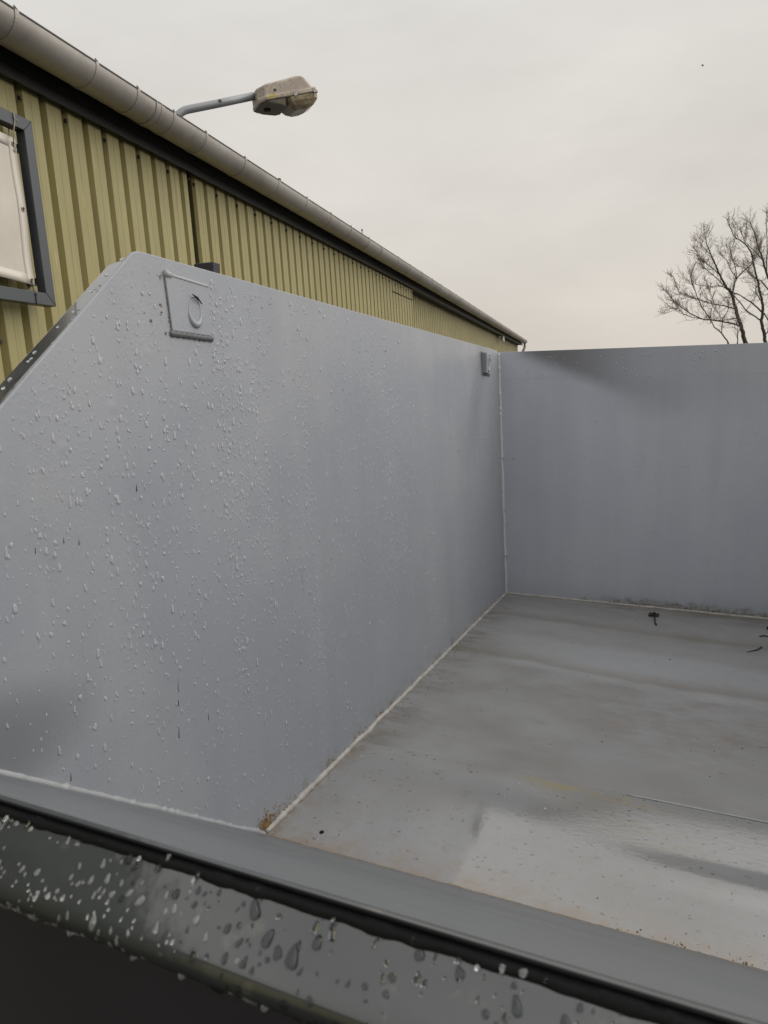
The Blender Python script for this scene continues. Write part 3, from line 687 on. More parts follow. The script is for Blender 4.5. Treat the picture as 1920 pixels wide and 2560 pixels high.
# drops on the sloping edge tube
bm = bmesh.new()
for i in range(26):
    t = rs.random() ** 1.3 * 0.6; c = A0.lerp(D0, t) + Vector((0, rs.uniform(0.008, 0.032), 0)); r = rs.uniform(0.0015, 0.003)
    fr = (c.y - A0.lerp(D0, t).y) / 0.044
    c = c + Vector((-0.010, 0, -0.010)) * fr * 0.9 + nn_ * 0.0006
    add_drop(bm, c, Vector((0, 1, 0)), -dd, nn_, r, 1.2, r * 0.55, rs)
o = obj('rain_drops', bm, M['water'], None, smooth=True, label='rain drops on the sloping edge tube beside the sign frame', cat='rain drops', kind='stuff'); o.matrix_world = MS
# floor drops
bm = bmesh.new()
for i in range(420):
    s, l = rs.uniform(-1.9, -1.5), rs.uniform(-0.95, -0.03)
    if noise.noise(Vector((s * 8, l * 8, 3))) < rs.uniform(-0.3, 0.25): continue
    r = 0.0011 * math.exp(rs.gauss(0, 0.45)); add_drop(bm, Vector((s, l, nf(s, l))), Vector((0, 1, 0)), Vector((1, 0, 0)), Vector((0, 0, 1)), r, 1.1, r * 0.35, rs, 8)
o = obj('rain_drops', bm, M['water'], None, smooth=True, label='flat rain drops on the near floor plate of the skip', cat='rain drops', kind='stuff'); o.matrix_world = MS
# ------------------------------------------------------------------ grit, crumbs, leaf, twigs
def lump(bm, c, r, rs, flat=0.6):
    t = bmesh.ops.create_icosphere(bm, subdivisions=1, radius=r)['verts']
    m = Vector((rs.uniform(0.7, 1.5), rs.uniform(0.7, 1.5), flat))
    for v in t: v.co = Vector((v.co.x * m.x, v.co.y * m.y, v.co.z * m.z)) * rs.uniform(0.8, 1.2) + c
bm = bmesh.new()
for i in range(230):
    s, l = rs.uniform(-1.88, -0.02), rs.uniform(-1.0, -0.02); r = 0.0008 * math.exp(rs.gauss(0, 0.4))
    lump(bm, Vector((s, l, (nf(s, l) if s < -1.492 else 0) + r * 0.3)), r, rs)
for i in range(130):
    s = -1.9 + 1.9 * rs.random() ** 0.7; lump(bm, Vector((s, -rs.random() ** 2 * 0.06 - 0.008, 0.0008 if s > -1.49 else -0.003)), 0.0011 * rs.uniform(0.5, 1.4), rs)
for i in range(22):
    s, h = rs.uniform(-2.2, -0.4), rs.uniform(0.03, 1.0)
    if inwall(s, h): lump(bm, wp(s, h, 0.0005), 0.0012 * rs.uniform(0.6, 1.3), rs, 1)
o = obj('grit', bm, M['grit'], None, label='dark grit scattered over the skip floor', cat='grit', kind='stuff'); o.matrix_world = MS
bm = bmesh.new()
for i in range(420):
    if rs.random() < 0.55:
        s = -1.90 + abs(rs.gauss(0, 0.025)); c = wp(s - rs.random() * 0.03, abs(rs.gauss(0.012, 0.012)) + 0.003, 0.001)
    else:
        s = -1.9 + rs.random() * 0.62; c = wp(s, 0.008 + abs(rs.gauss(0, 0.007)), 0.0008) if noise.noise(Vector((s * 18, 0, 0))) > 0.0 else Vector((s, -0.007 - rs.random() * 0.01, -0.002))
    lump(bm, c, 0.0010 * rs.uniform(0.5, 1.5), rs, 1)
for i in range(160):
    l = -rs.random() * 1.0; lump(bm, Vector((-LN + 0.006 + abs(rs.gauss(0, 0.008)), l, -0.003)), 0.0011 * rs.uniform(0.5, 1.3), rs, 0.7)
for q in range(46): lump(bm, wp(-2.0475 + rs.gauss(0, 0.0012) + 0.004 * q / 46, 0.998 - 0.072 * q / 46 + rs.gauss(0, 0.001), 0.0010), 0.0009 * rs.uniform(0.4, 1.3) * (1.4 if 8 < q < 26 or q > 36 else 0.5), rs, 1)
for s, h in ((-2.056, 0.9145), (-2.062, 0.957), (-2.061, 0.944), (-2.088, 0.930), (-2.058, 0.999), (-1.975, 0.911), (-1.964, 0.9105)):
    for q in range(5): lump(bm, wp(s + rs.gauss(0, 0.0012), h + rs.gauss(0, 0.0012), 0.0008), 0.0010, rs, 1)
o = obj('rust_crumbs', bm, M['rust'], None, label='orange rust crumbs along the seams of the skip', cat='rust crumbs', kind='stuff'); o.matrix_world = MS
# mossy dirt along the back bead
bm = bmesh.new()
for i in range(500):
    l = -0.3 - rs.random() * 0.8
    if noise.noise(Vector((l * 14, 2, 0))) < rs.uniform(-0.3, 0.3): continue
    lump(bm, Vector((0.0, l, 0.005 + abs(rs.gauss(0, 0.006)))), 0.0012 * rs.uniform(0.4, 1.3), rs, 1)
g_ = simple('mossy_dirt', (0.17, 0.13, 0.065), 0.9, 0, 0.5, 80)
o = obj('moss', bm, g_, None, label='brown moss on the bead at the foot of the back wall', cat='moss', kind='stuff'); o.matrix_world = MS
def on_floor(x, y):
    p = hit(x, y, FAR, E3); return MSI @ p
# drain pebble
bm = bmesh.new(); lump(bm, Vector((0, 0, 0.002)), 0.0078, rs, 0.5); o = obj('pebble', bm, M['edge'], None, smooth=True, label='shiny black pebble on the floor near the left bead', cat='pebble')
o.matrix_world = MS @ Matrix.Translation(on_floor(804, 2081) + Vector((0, 0, -0.003)))
bm = bmesh.new(); lump(bm, Vector((0, 0, 0.001)), 0.007, rs, 0.25); o = obj('soil_crumb', bm, simple('brown_soil', (0.12, 0.09, 0.06), 0.9), None, label='flat brown soil crumb below the black pebble', cat='soil')
o.matrix_world = MS @ Matrix.Translation(on_floor(801, 2103) + Vector((0, 0, -0.003)))
def curl(name, pxs, rad, lab, cat, blob=None):
    P = [on_floor(*p) for p in pxs]; base = P[0].copy(); bm = bmesh.new()
    pts = [p - base + Vector((0, 0, rad[i] + 0.001 * (i % 2))) for i, p in enumerate(P)]
    t = empty(name, MS @ Matrix.Translation(base), label=lab, cat=cat) if blob else None
    tube(bm, pts, rad, 6)
    if blob:
        obj('stalk', bm, M['leaf'], t, smooth=True)
        bm = bmesh.new()
        for q in range(9): lump(bm, Vector((rs.uniform(-0.010, 0.020), rs.uniform(-0.016, 0.016), rs.uniform(0.003, 0.014))), blob * rs.uniform(0.5, 1), rs, 0.8)
        obj('leaf_blade', bm, M['leaf'], t, smooth=True); return t
    o = obj(name, bm, M['leaf'], None, smooth=True, label=lab, cat=cat); o.matrix_world = MS @ Matrix.Translation(base); return o
curl('dead_leaf', [(1637, 1541), (1637, 1550), (1638, 1559), (1641, 1564)], [0.0035, 0.0028, 0.0025, 0.0035], 'crumpled dark leaf with a stalk by the back wall', 'leaf', 0.009)
curl('twig', [(1866, 1631), (1880, 1629), (1893, 1626), (1904, 1620)], [0.0008, 0.0016, 0.0019, 0.0026], 'thin curved dark twig on the far floor near the picture edge', 'twig')
curl('dead_leaf', [(1916, 1573), (1926, 1574), (1940, 1573)], [0.004, 0.007, 0.004], 'dark rotten leaf at the right picture edge below the back wall', 'leaf')
curl('twig', [(1899, 1592), (1910, 1591), (1925, 1594)], [0.0018, 0.0026, 0.0012], 'short straight dark twig just below the rotten leaf', 'twig')
# ------------------------------------------------------------------ warehouse
bd = ray(1472, 951); bd.z = 0; bd.normalize(); bn = Vector((-bd.y, bd.x, 0)) # away from camera, to the left
MB = Matrix.Translation(CAM) @ Matrix((bd, bn, Vector((0, 0, 1)))).transposed().to_4x4()
MBI = MB.inverted()
DW = 2.62                      # distance of the cladding crowns
def ph(x, y):
    r = MBI.to_3x3() @ ray(x, y); return r.x / r.y, r.z / r.y    # along, height per metre of distance
PITCH = 0.0630 * DW * 0.985
TSEAM = ph(484, 530)[0] * DW
T_REC = ph(1034, 770)[0] * DW; T_END = ph(1294, 860)[0] * (DW + 0.12)
ZF = ph(473, 430)[1] * 2.585   # fascia bottom
wh = empty('warehouse', MB, label='long low warehouse with olive-yellow ribbed metal cladding', cat='building')
def clad(x0, x1, y, zt, name, phase, **k):
    """ribbed sheet; crowns at y, valleys 32 mm deeper"""
    bm = bmesh.new(); prof = []; dp = 0.036
    n0 = math.floor((x0 - phase) / PITCH) - 1; x = n0 * PITCH + phase
    P = PITCH
    while x < x1 + P:
        for dx, dy in ((0.0, dp), (0.15 * P, dp), (0.24 * P, 0), (0.54 * P, 0), (0.55 * P, 0.0015), (0.57 * P, 0.0015), (0.58 * P, 0), (0.92 * P, 0)):
            prof.append((x + dx, y + dy))
        x += P
    prof = [p for p in prof if x0 <= p[0] <= x1]
    zs = (-1.55, -0.4, 0.6, zt)
    rows = [[bm.verts.new((p[0], p[1], z)) for p in prof] for z in zs]
    for a in range(len(zs) - 1):
        for i in range(len(prof) - 1): bm.faces.new((rows[a][i], rows[a][i + 1], rows[a + 1][i + 1], rows[a + 1][i]))
    return obj(name, bm, M['clad'], wh, **k)
s_t = [ph(*p)[0] * (DW + 0.03) for p in ((48, 245), (156, 300), (251, 346), (338, 388), (411, 426), (540, 491), (592, 518))]
# screws sit at the left side of every second valley
SP = (s_t[6] - s_t[0]) / 7; PITCH = SP / 2
s_t = [q * DW / (DW + 0.03) for q in s_t]; SP = (s_t[6] - s_t[0]) / 7; PITCH = SP / 2
phase = s_t[3] - 0.89 * PITCH
clad(-7.0, TSEAM - 0.004, DW, 1.85, 'cladding_panel', phase, label='nearest ribbed yellow panel left of the dark joint')
clad(TSEAM + 0.004, T_REC, DW, 1.85, 'cladding_panel', phase, label='ribbed yellow panel right of the dark joint')
clad(T_REC, T_END, DW + 0.12, 1.85, 'cladding_panel', phase, label='set-back far ribbed yellow panel')
bm = bmesh.new(); box(bm, (TSEAM - 0.006, DW + 0.031, -1.5), (TSEAM + 0.006, DW + 0.034, 1.84)); obj('joint_strip', bm, M['fascia'], wh)
bm = bmesh.new(); box(bm, (-7, DW + 0.16, -1.55), (T_END, DW + 9, 1.70)); obj('wall_core', bm, M['fascia'], wh)
slab('gable_wall', ((T_END + 0.004, DW + 0.12, -1.55), (T_END + 0.004, DW + 9, -1.55), (T_END + 0.004, DW + 9, 1.7), (T_END + 0.004, DW + 0.12, 1.7)), (0.02, 0, 0), M['clad'], wh)
# fascia, soffit, roof
T_G = ph(1318, 858)[0] * 2.35
slab('fascia', ((-7, 2.575, ZF), (-7, 2.590, ZF), (-7, 2.590, 1.80), (-7, 2.575, 1.80)), (T_END + 7 + 0.35, 0, 0), M['fascia'], wh)
slab('fascia', ((-7, 2.560, ZF + 0.055), (-7, 2.574, ZF + 0.055), (-7, 2.574, 1.80), (-7, 2.560, 1.80)), (T_END + 7 + 0.35, 0, 0), M['fascia'], wh, label='second charcoal board behind the gutter')
slab('soffit', ((-7, 2.592, ZF + 0.03), (-7, 2.592, ZF + 0.04), (-7, 2.90, ZF + 0.04), (-7, 2.90, ZF + 0.03)), (T_END + 7 + 0.3, 0, 0), M['fascia'], wh)
slab('roof', ((-7, 2.50, 1.755), (-7, 2.50, 1.775), (-7, 11.5, 2.9), (-7, 11.5, 2.88)), (T_END + 7 + 0.5, 0, 0), M['roof'], wh)
# gutter: half round with beaded front lip
GR = 0.098; 
gz = lambda t: 0.0
GD = 2.335 + GR; GZ = 0.7345 * 2.335 - 0.004
def half(bm, x0, x1, r, steps=1, a0=180, a1=372, th=0.0015, dz=0.0, drop=0.0):
    ang = [R(a0 + (a1 - a0) * i / 22) for i in range(23)]
    for rr, fl in ((r, 1),):
        rows = []
        for i in range(steps + 1):
            x = x0 + (x1 - x0) * i / steps
            rows.append([bm.verts.new((x, GD + rr * math.cos(a), GZ + rr * math.sin(a))) for a in ang] + [bm.verts.new((x, GD + (rr - th) * math.cos(a), GZ + (rr - th) * math.sin(a))) for a in ang[::-1]])
        n = len(rows[0])
        for i in range(steps):
            for k in range(n): bm.faces.new((rows[i][k], rows[i][(k + 1) % n], rows[i + 1][(k + 1) % n], rows[i + 1][k]))
        bm.faces.new(rows[0][::-1]); bm.faces.new(rows[-1])
bm = bmesh.new(); half(bm, -7, T_G, GR, 60)
gut = obj('gutter', bm, M['zinc'], wh, smooth=True, label='long grey half-round gutter along the eave')
for m_ in [gut.modifiers.new('es', 'EDGE_SPLIT')]: m_.split_angle = R(50)
bm = bmesh.new(); tube(bm, [Vector((-7, GD - GR + 0.006, GZ + 0.005)), Vector((T_G, GD - GR + 0.006, GZ + 0.005))], 0.0085, 10); obj('gutter_lip', bm, M['zincdark'], gut, smooth=True)
def strap(x, w=0.024, r=GR + 0.0035, nm='gutter_bracket', mat='zinc'):
    bm = bmesh.new(); half(bm, x - w / 2, x + w / 2, r, 1, 176, 374, 0.0035)
    if nm == 'gutter_bracket': tube(bm, [Vector((x, GD - GR + 0.012, GZ + 0.004)), Vector((x - 0.004, GD - GR + 0.004, GZ + 0.020)), Vector((x + 0.012, GD - GR + 0.006, GZ + 0.014))], [0.005, 0.006, 0.004], 6)
    return obj(nm, bm, M[mat], gut, smooth=False)
clips = [ph(*p)[0] * 2.335 for p in ((44, 50), (245, 172), (348, 235), (438, 290), (518, 340), (615, 400))]
clips = [clips[0] - 0.55] + clips
for p in ((699, 455), (769, 494), (829, 531), (879, 563), (924, 592), (998, 640), (1028, 661), (1056, 681), (1082, 699)): clips.append(ph(*p)[0] * 2.335)
t = clips[-1]
while t < T_G - 0.8: t += 0.72; clips.append(t)
for c in clips: strap(c)
for p in ((391, 262), (954, 613), (1150, 741)):
    t = ph(*p)[0] * 2.335
    bm = bmesh.new(); half(bm, t, t + 0.085, GR + 0.0025, 1, 180, 372, 0.002); obj('joint_sleeve', bm, M['zinc'], gut)
    strap(t + 0.055, 0.006, GR + 0.005, 'joint_ring'); strap(t + 0.004, 0.006, GR + 0.005, 'joint_ring')
bm = bmesh.new(); prism(bm, [Vector((T_G, GD + GR * math.cos(R(a)), GZ + GR * math.sin(R(a)))) for a in range(180, 361, 12)], Vector((0.004, 0, 0))); obj('stop_end', bm, M['zinc'], gut)
bm = bmesh.new()
tube(bm, [Vector((T_G - 0.12, GD, GZ - 0.06)), Vector((T_G - 0.12, GD, GZ - 0.20)), Vector((T_G - 0.13, GD + 0.03, GZ - 0.30)), Vector((T_G - 0.20, GD + 0.10, GZ - 0.45)), Vector((T_G - 0.22, GD + 0.12, GZ - 0.6)), Vector((T_G - 0.22, GD + 0.12, -1.5))], 0.05, 12)
obj('downpipe', bm, M['zinc'], gut, smooth=True)
# screws in the valleys below the eave and one lower row
zs_ = ph(338, 388)[1] * (DW + 0.028)
scr = bmesh.new(); bmesh.ops.create_cone(scr, cap_ends=True, segments=10, radius1=0.0115, radius2=0.008, depth=0.014, matrix=Matrix.Rotation(R(90), 4, 'X'))
s0_ = obj('cladding_screw', scr, M['screw'], wh, smooth=False)
pos = [(s_t[0] + SP * i, DW - 0.004, zs_ * 0.989) for i in range(-3, 34) if s_t[0] + SP * i < T_REC]
pos += [(TSEAM - 0.028, DW - 0.002, zs_), (ph(10, 853)[0] * DW, DW + 0.024, ph(10, 853)[1] * DW), (ph(10, 853)[0] * DW + 2 * SP, DW + 0.024, ph(10, 853)[1] * DW)]
for i, p in enumerate(pos):
    o = s0_ if i == 0 else link(s0_.copy()); o.parent = wh; o.location = p
# roof bolts peeping over the gutter
bm = bmesh.new(); bmesh.ops.create_cone(bm, cap_ends=True, segments=8, radius1=0.010, radius2=0.007, depth=0.02)
tube(bm, [Vector((0, 0, -0.07)), Vector((0, 0, 0))], 0.004, 6)
b0 = obj('gutter_bolt', bm, M['screw'], wh)
for i, p in enumerate(((188, 129), (289, 196), (384, 255), (468, 307), (700, 449), (905, 575))):
    a, z = ph(*p); o = b0 if i == 0 else link(b0.copy()); o.parent = wh; o.location = (a * 2.40, 2.40, z * 2.40)
# conduit line on the far side of the second panel
bm = bmesh.new(); a, z = ph(980, 728); b, z2 = ph(1030, 750); tube(bm, [Vector((a * DW, DW - 0.006, z * DW)), Vector((b * DW, DW - 0.006, z2 * DW))], 0.006, 6); obj('cable', bm, M['screw'], wh)
# floodlight
a, z = ph(1254, 847); fy = DW + 0.0
fl = empty('floodlight', MB @ Matrix.Translation((a * fy, fy, z * fy)), label='small white floodlight under the far eave of the warehouse', cat='floodlight')
bm = bmesh.new(); box(bm, (-0.14, -0.08, -0.10), (0.10, -0.02, 0.07)); obj('lamp_housing', bm, M['white'], fl, bevel=0.02)
bm = bmesh.new(); tube(bm, [Vector((-0.02, -0.02, 0.02)), Vector((-0.22, 0.05, 0.06)), Vector((-0.26, 0.11, 0.06))], 0.03, 8); obj('wall_arm', bm, M['galv'], fl, smooth=True)
# ------------------------------------------------------------------ sign frame and banner
DF = 2.50
tr = ph(80, 303); br = ph(144, 767)
X1 = (ph(108, 535)[0] + ph(144, 767)[0]) / 2 * DF; ZT = ph(80, 303)[1] * DF; ZB = ph(144, 767)[1] * DF
fr = empty('sign_frame', MB @ Matrix.Translation((X1, DF, ZB)), label='dark slate-grey square-tube frame on the yellow wall holding the banner', cat='sign frame')
FW, H_, WID, FD = 0.058, ZT - ZB, 1.9, 0.05
def bar(pts): bm = bmesh.new(); prism(bm, [Vector(p) for p in pts], Vector((0, FD, 0))); return obj('frame_bar', bm, M['frame'], fr, bevel=0.003)
bar(((0, 0, 0), (0, 0, H_), (-FW, 0, H_ - FW), (-FW, 0, FW)))
bar(((-0.0008, 0, H_ + 0.0), (-WID, 0, H_), (-WID + FW, 0, H_ - FW), (-FW - 0.0008, 0, H_ - FW)))
bar(((-0.0008, 0, 0), (-FW - 0.0008, 0, FW), (-WID + FW, 0, FW), (-WID, 0, 0)))
bar(((-WID, 0, 0.0008), (-WID + FW, 0, FW + 0.0008), (-WID + FW, 0, H_ - FW - 0.0008), (-WID, 0, H_ - 0.0008)))
for zz in (0.12, H_ - 0.12):
    bm = bmesh.new(); box(bm, (-0.045, FD, zz - 0.015), (-0.015, DW - DF + 0.002, zz + 0.015)); obj('wall_standoff', bm, M['frame'], fr)
DBn = DF + 0.030
tl = ph(39, 347); bl = ph(87, 714)
bx_t, bz_t, bx_b, bz_b = tl[0] * DBn, tl[1] * DBn, bl[0] * DBn, bl[1] * DBn
c0 = ph(0, 329); c1 = ph(0, 689)
ban = empty('banner', MB @ Matrix.Translation((bx_b, DBn, bz_b)), label='blank cream vinyl banner tied inside the dark frame', cat='banner')
slt = (bz_t - c0[1] * DBn) / (bx_t - c0[0] * DBn); slb = (bz_b - c1[1] * DBn) / (bx_b - c1[0] * DBn)
def bpt(u, v):   # u from 0 (right) to 1 (left), v 0 bottom to 1 top
    xr = bx_b + (bx_t - bx_b) * v; x = xr - u * 1.62
    zb = bz_b + slb * (-u * 1.62) * (1 - u); zt_ = bz_t + slt * (-u * 1.62) * (1 - u)
    z = zb + (zt_ - zb) * v
    y = 0.006 * math.sin(u * 14 + v * 2) * (0.3 + u) + 0.004 * math.sin(v * 9 + u * 4)
    return Vector((x - bx_b, y, z - bz_b))
def sheet(u0, u1, v0, v1, off, nu, nv, nm, mat, th=0.0012):
    bm = bmesh.new(); g1 = [[bm.verts.new(bpt(u0 + (u1 - u0) * i / nu, v0 + (v1 - v0) * j / nv) + Vector((0, off, 0))) for j in range(nv + 1)] for i in range(nu + 1)]
    for i in range(nu):
        for j in range(nv): bm.faces.new((g1[i][j], g1[i + 1][j], g1[i + 1][j + 1], g1[i][j + 1]))
    o = obj(nm, bm, mat, ban, smooth=True); md = o.modifiers.new('thick', 'SOLIDIFY'); md.thickness = th; md.offset = 0; return o
sheet(0, 1, 0, 1, 0, 40, 24, 'banner_cloth', M['vinyl'])
sheet(0.0, 0.028, 0.0, 1.0, -0.0022, 2, 24, 'hem', M['hem']); sheet(0.0285, 1, 0.0, 0.07, -0.0022, 40, 2, 'hem', M['hem']); sheet(0.0285, 1, 0.93, 1, -0.0022, 40, 2, 'hem', M['hem'])
for u, v in ((0.012, 0.955), (0.011, 0.52), (0.012, 0.03)):
    bm = bmesh.new(); c = bpt(u, v) + Vector((0, -0.004, 0)); lathe_ring(bm, c, Vector((0, 1, 0)), 0.0085, 0.0032, 18, 6); e = obj('eyelet', bm, M['brass'], ban, smooth=True)
    bm = bmesh.new(); bmesh.ops.create_circle(bm, cap_ends=True, segments=14, radius=0.007, matrix=Matrix.Translation(c + Vector((0, 0.0005, 0))) @ Matrix.Rotation(R(90), 4, 'X')); obj('eyelet_hole', bm, M['screw'], e)
def bloc(x, y, d): a, z = ph(x, y); return Vector((a * d - bx_b, d - DBn, z * d - bz_b))
e_t = bpt(0.012, 0.955); e_b = bpt(0.012, 0.03)
bm = bmesh.new()
tube(bm, [e_t + Vector((0, -0.006, 0)), bloc(34, 330, DF + 0.0), bloc(37, 300, DF - 0.004), bloc(34, 283, DF - 0.004)], 0.0026, 6)
tube(bm, [bloc(34, 283, DF - 0.004), bloc(36, 296, DF - 0.006), bloc(46, 302, DF - 0.008)], 0.0022, 6)
tube(bm, [e_t + Vector((-0.004, 0.008, 0.01)), bloc(21, 318, DF + 0.05), bloc(23, 300, DF + 0.055)], 0.0026, 6)
tube(bm, [e_t + Vector((0.0, -0.006, 0.004)), e_t + Vector((0.012, -0.008, -0.02)), e_t + Vector((0.006, -0.008, -0.032)), e_t + Vector((-0.004, -0.006, -0.022))], 0.0026, 6)
obj('tie_cord', bm, M['cord'], ban, smooth=True, label='pale cord knotted at the top eyelet')
bm = bmesh.new()
tube(bm, [e_b + Vector((0, -0.006, 0)), bloc(82, 720, DF + 0.01), bloc(90, 735, DF - 0.003), bloc(92, 762, DF - 0.004)], 0.0022, 6)
tube(bm, [e_b + Vector((0, 0.006, 0)), bloc(74, 718, DF + 0.04), bloc(66, 723, DF + 0.05)], 0.0022, 6)
lump(bm, bloc(90, 736, DF - 0.004), 0.006, rs, 1)
obj('tie_cord', bm, M['darkcord'], ban, smooth=True, label='dark cord tied round the lower bar')
# ------------------------------------------------------------------ street lamp
wv = ray(124.7, 1036); wv.z = 0; wv.normalize(); hv = Vector((wv.y, -wv.x, 0))
if hv.x < 0: hv = -hv
el_ = R(14.5); av = hv * math.cos(el_) + Vector((0, 0, 1)) * math.sin(el_); uv = av.cross(wv)
if uv.z < 0: uv = -uv
P0 = at(667, 246, 7.0)
# local: x along arm outwards, y across (0 near side .. W far side), z up
ML = Matrix.Translation(P0) @ Matrix((av, wv, uv)).transposed().to_4x4()
lamp = empty('street_lamp', ML, label='weathered street lamp on a curved grey arm above the gutter', cat='street lamp')
LL, WW = 0.497, 0.31
def loft(bm, secs, cap=True):
    rows = [[bm.verts.new(p) for p in s_] for s_ in secs]; n = len(rows[0])
    for i in range(len(rows) - 1):
        for k in range(n): bm.faces.new((rows[i][k], rows[i][(k + 1) % n], rows[i + 1][(k + 1) % n], rows[i + 1][k]))
    if cap: bm.faces.new(rows[0][::-1]); bm.faces.new(rows[-1])
def outline(z, ins, xb=0.0, xf=0.0, chb=0.06, chf=0.035):
    """plan outline of the head at height z, inset from the rim"""
    x0, x1, y0, y1 = -0.055 + xb, LL - xf, ins, WW - ins
    return [(x0, y0 + chb, z), (x0 + chb * 0.9, y0, z), (x1 - chf, y0, z), (x1, y0 + chf, z), (x1, y1 - chf, z), (x1 - chf, y1, z), (x0 + chb * 0.9, y1, z), (x0, y1 - chb, z)]
def zt(x): return 0.125 + 0.03 * min(1, max(0, (x) / 0.39))
bm = bmesh.new()
secs = [outline(-0.012, 0.0), outline(0.012, 0.0), outline(0.030, 0.012, 0.004, 0.03)]
o1 = outline(0.10, 0.022, 0.015, 0.085); o2 = outline(0.13, 0.06, 0.05, 0.115)
secs.append([(x, y, zt(x) * 0.86) for x, y, z in o1]); secs.append([(x, y, zt(x)) for x, y, z in o2])
loft(bm, secs); obj('lamp_housing', bm, M['lamp'], lamp, bevel=0.010)
bm = bmesh.new(); c = [(x, y, z) for x, y, z in outline(-0.014, 0.010, 0.01, 0.30)]
d = [(x, y, -0.022 - 0.055 * max(0, min(1, (x + 0.02) / 0.22))) for x, y, z in outline(0, 0.03, 0.035, 0.32)]
loft(bm, [c, d]); obj('gear_cover', bm, M['lampdark'], lamp, bevel=0.006)
bm = bmesh.new()
def bo(z, ins, xb, xf): return outline(z, ins, xb, xf, 0.03, 0.04)
loft(bm, [bo(-0.013, 0.008, 0.245, 0.006), bo(-0.05, 0.016, 0.255, 0.014), bo(-0.085, 0.04, 0.275, 0.055), bo(-0.108, 0.075, 0.30, 0.12)])
obj('diffuser_bowl', bm, M['bowl'], lamp, bevel=0.008)
bm = bmesh.new(); bmesh.ops.create_cone(bm, cap_ends=True, segments=20, radius1=0.030, radius2=0.030, depth=0.012, matrix=Matrix.Translation((0.035, 0.155, -0.040)) @ Matrix.Rotation(R(14), 4, 'Y')); obj('cable_hole', bm, M['edge'], lamp)
for x in (0.255, 0.440):
    bm = bmesh.new(); box(bm, (x, -0.006, -0.018), (x + 0.006, 0.004, 0.026)); box(bm, (x + 0.016, -0.006, -0.018), (x + 0.022, 0.004, 0.026)); box(bm, (x + 0.006, -0.0055, -0.014), (x + 0.016, 0.003, -0.004)); obj('bowl_clip', bm, M['white'], lamp)
bm = bmesh.new(); lump(bm, Vector((0.10, 0.012, 0.058)), 0.012, rs, 1); obj('side_bolt', bm, M['screw'], lamp)
inv = ML.inverted()
armx = 0.155
Ps = [Vector((-0.02, armx, 0.040)), Vector((-0.2, armx, 0.036))]
bm = bmesh.new(); L_ARM = 0.64; Bx = Vector((-L_ARM, armx, 0.068)); dn = (inv.to_3x3() @ Vector((0, 0, -1))).normalized()
pts = [Vector((-0.045, armx, 0.083)), Vector((-0.35, armx, 0.074)), Bx]
back = Vector((-1, 0, 0)); RB = 0.13
for i in range(1, 9):
    t = i / 8; pts.append(Bx + back * (RB * 1.15 * math.sin(t * math.pi / 2)) + dn * (RB * 1.15 * (1 - math.cos(t * math.pi / 2))))
pts.append(pts[-1] + dn * 0.3); pts.append(pts[-1] + dn * 1.25)
tube(bm, pts, 0.0315, 16); arm = obj('lamp_arm', bm, M['galv'], lamp, smooth=True)
bm = bmesh.new(); lump(bm, Vector((-0.36, armx - 0.028, 0.083)), 0.012, rs, 1.3); obj('tape_remnant', bm, simple('rusty_tape', (0.20, 0.11, 0.08), 0.8), arm)
# ------------------------------------------------------------------ bare trees
TD = 27.0
def cp(x, y): return (1600 + x / 5.184, 480 + y / 5.184)
class Tree:
    def __init__(s, seed): s.rs = random.Random(seed); s.br = bmesh.new(); s.tw = bmesh.new()
    def P(s, x, y, dz): q = cp(x, y); return at(q[0], q[1], TD + dz)
    def limb(s, pts, w0, w1, dz0, dz1, twigs=True, trunk=None, dens=1.0):
        n = len(pts); P = []; 
        for i, (x, y) in enumerate(pts): P.append(s.P(x, y, dz0 + (dz1 - dz0) * i / (n - 1)))
        Q, Wd = [], []
        k = 4
        for i in range(n - 1):
            for j in range(k):
                t = j / k; Q.append(P[i].lerp(P[i + 1], t) + Vector([s.rs.uniform(-1, 1) for _ in range(3)]) * 0.013); Wd.append(w0 + (w1 - w0) * (i + t) / (n - 1))
        Q.append(P[-1]); Wd.append(w1)
        sc_ = TD / 1774 / 5.184 * 0.5
        rad = [max(0.007, w * sc_) for w in Wd]
        tube(trunk if trunk is not None else s.br, Q, rad, 7)
        if twigs:
            L = sum((Q[i + 1] - Q[i]).length for i in range(len(Q) - 1)); st = 0
            for i in range(1, len(Q) - 1):
                f = i / len(Q)
                for q in range(3 if s.rs.random() < dens * (0.35 + f) else 1):
                    if s.rs.random() < (0.15 + 0.55 * f) * dens:
                        s.twig(Q[i], (Q[i + 1] - Q[i]).normalized(), s.rs.uniform(0.2, 0.52), 0.0064, 3)
            for q in range(2): s.twig(Q[-1], (Q[-1] - Q[-2]).normalized(), s.rs.uniform(0.18, 0.4), 0.007, 3)
    def twig(s, p, d, L, r, depth):
        rs_ = s.rs
        d = (d + Vector([rs_.uniform(-1, 1) for _ in range(3)]) * 0.95 + Vector((0, 0, 0.18))).normalized()
        pts = [p]; seg = 4; cur = d
        for i in range(seg):
            cur = (cur + Vector([rs_.uniform(-1, 1) for _ in range(3)]) * 0.28 + Vector((0, 0, 0.06))).normalized(); pts.append(pts[-1] + cur * L / seg)
        tube(s.tw, pts, [r * (1 - 0.55 * i / seg) for i in range(seg + 1)], 3, False)
        if depth > 1:
            for i in range(1, seg + 1):
                for q in range(2 if depth == 3 else 1):
                    if rs_.random() < 0.6: s.twig(pts[i], cur, L * rs_.uniform(0.35, 0.6), r * 0.72, depth - 1)
                    
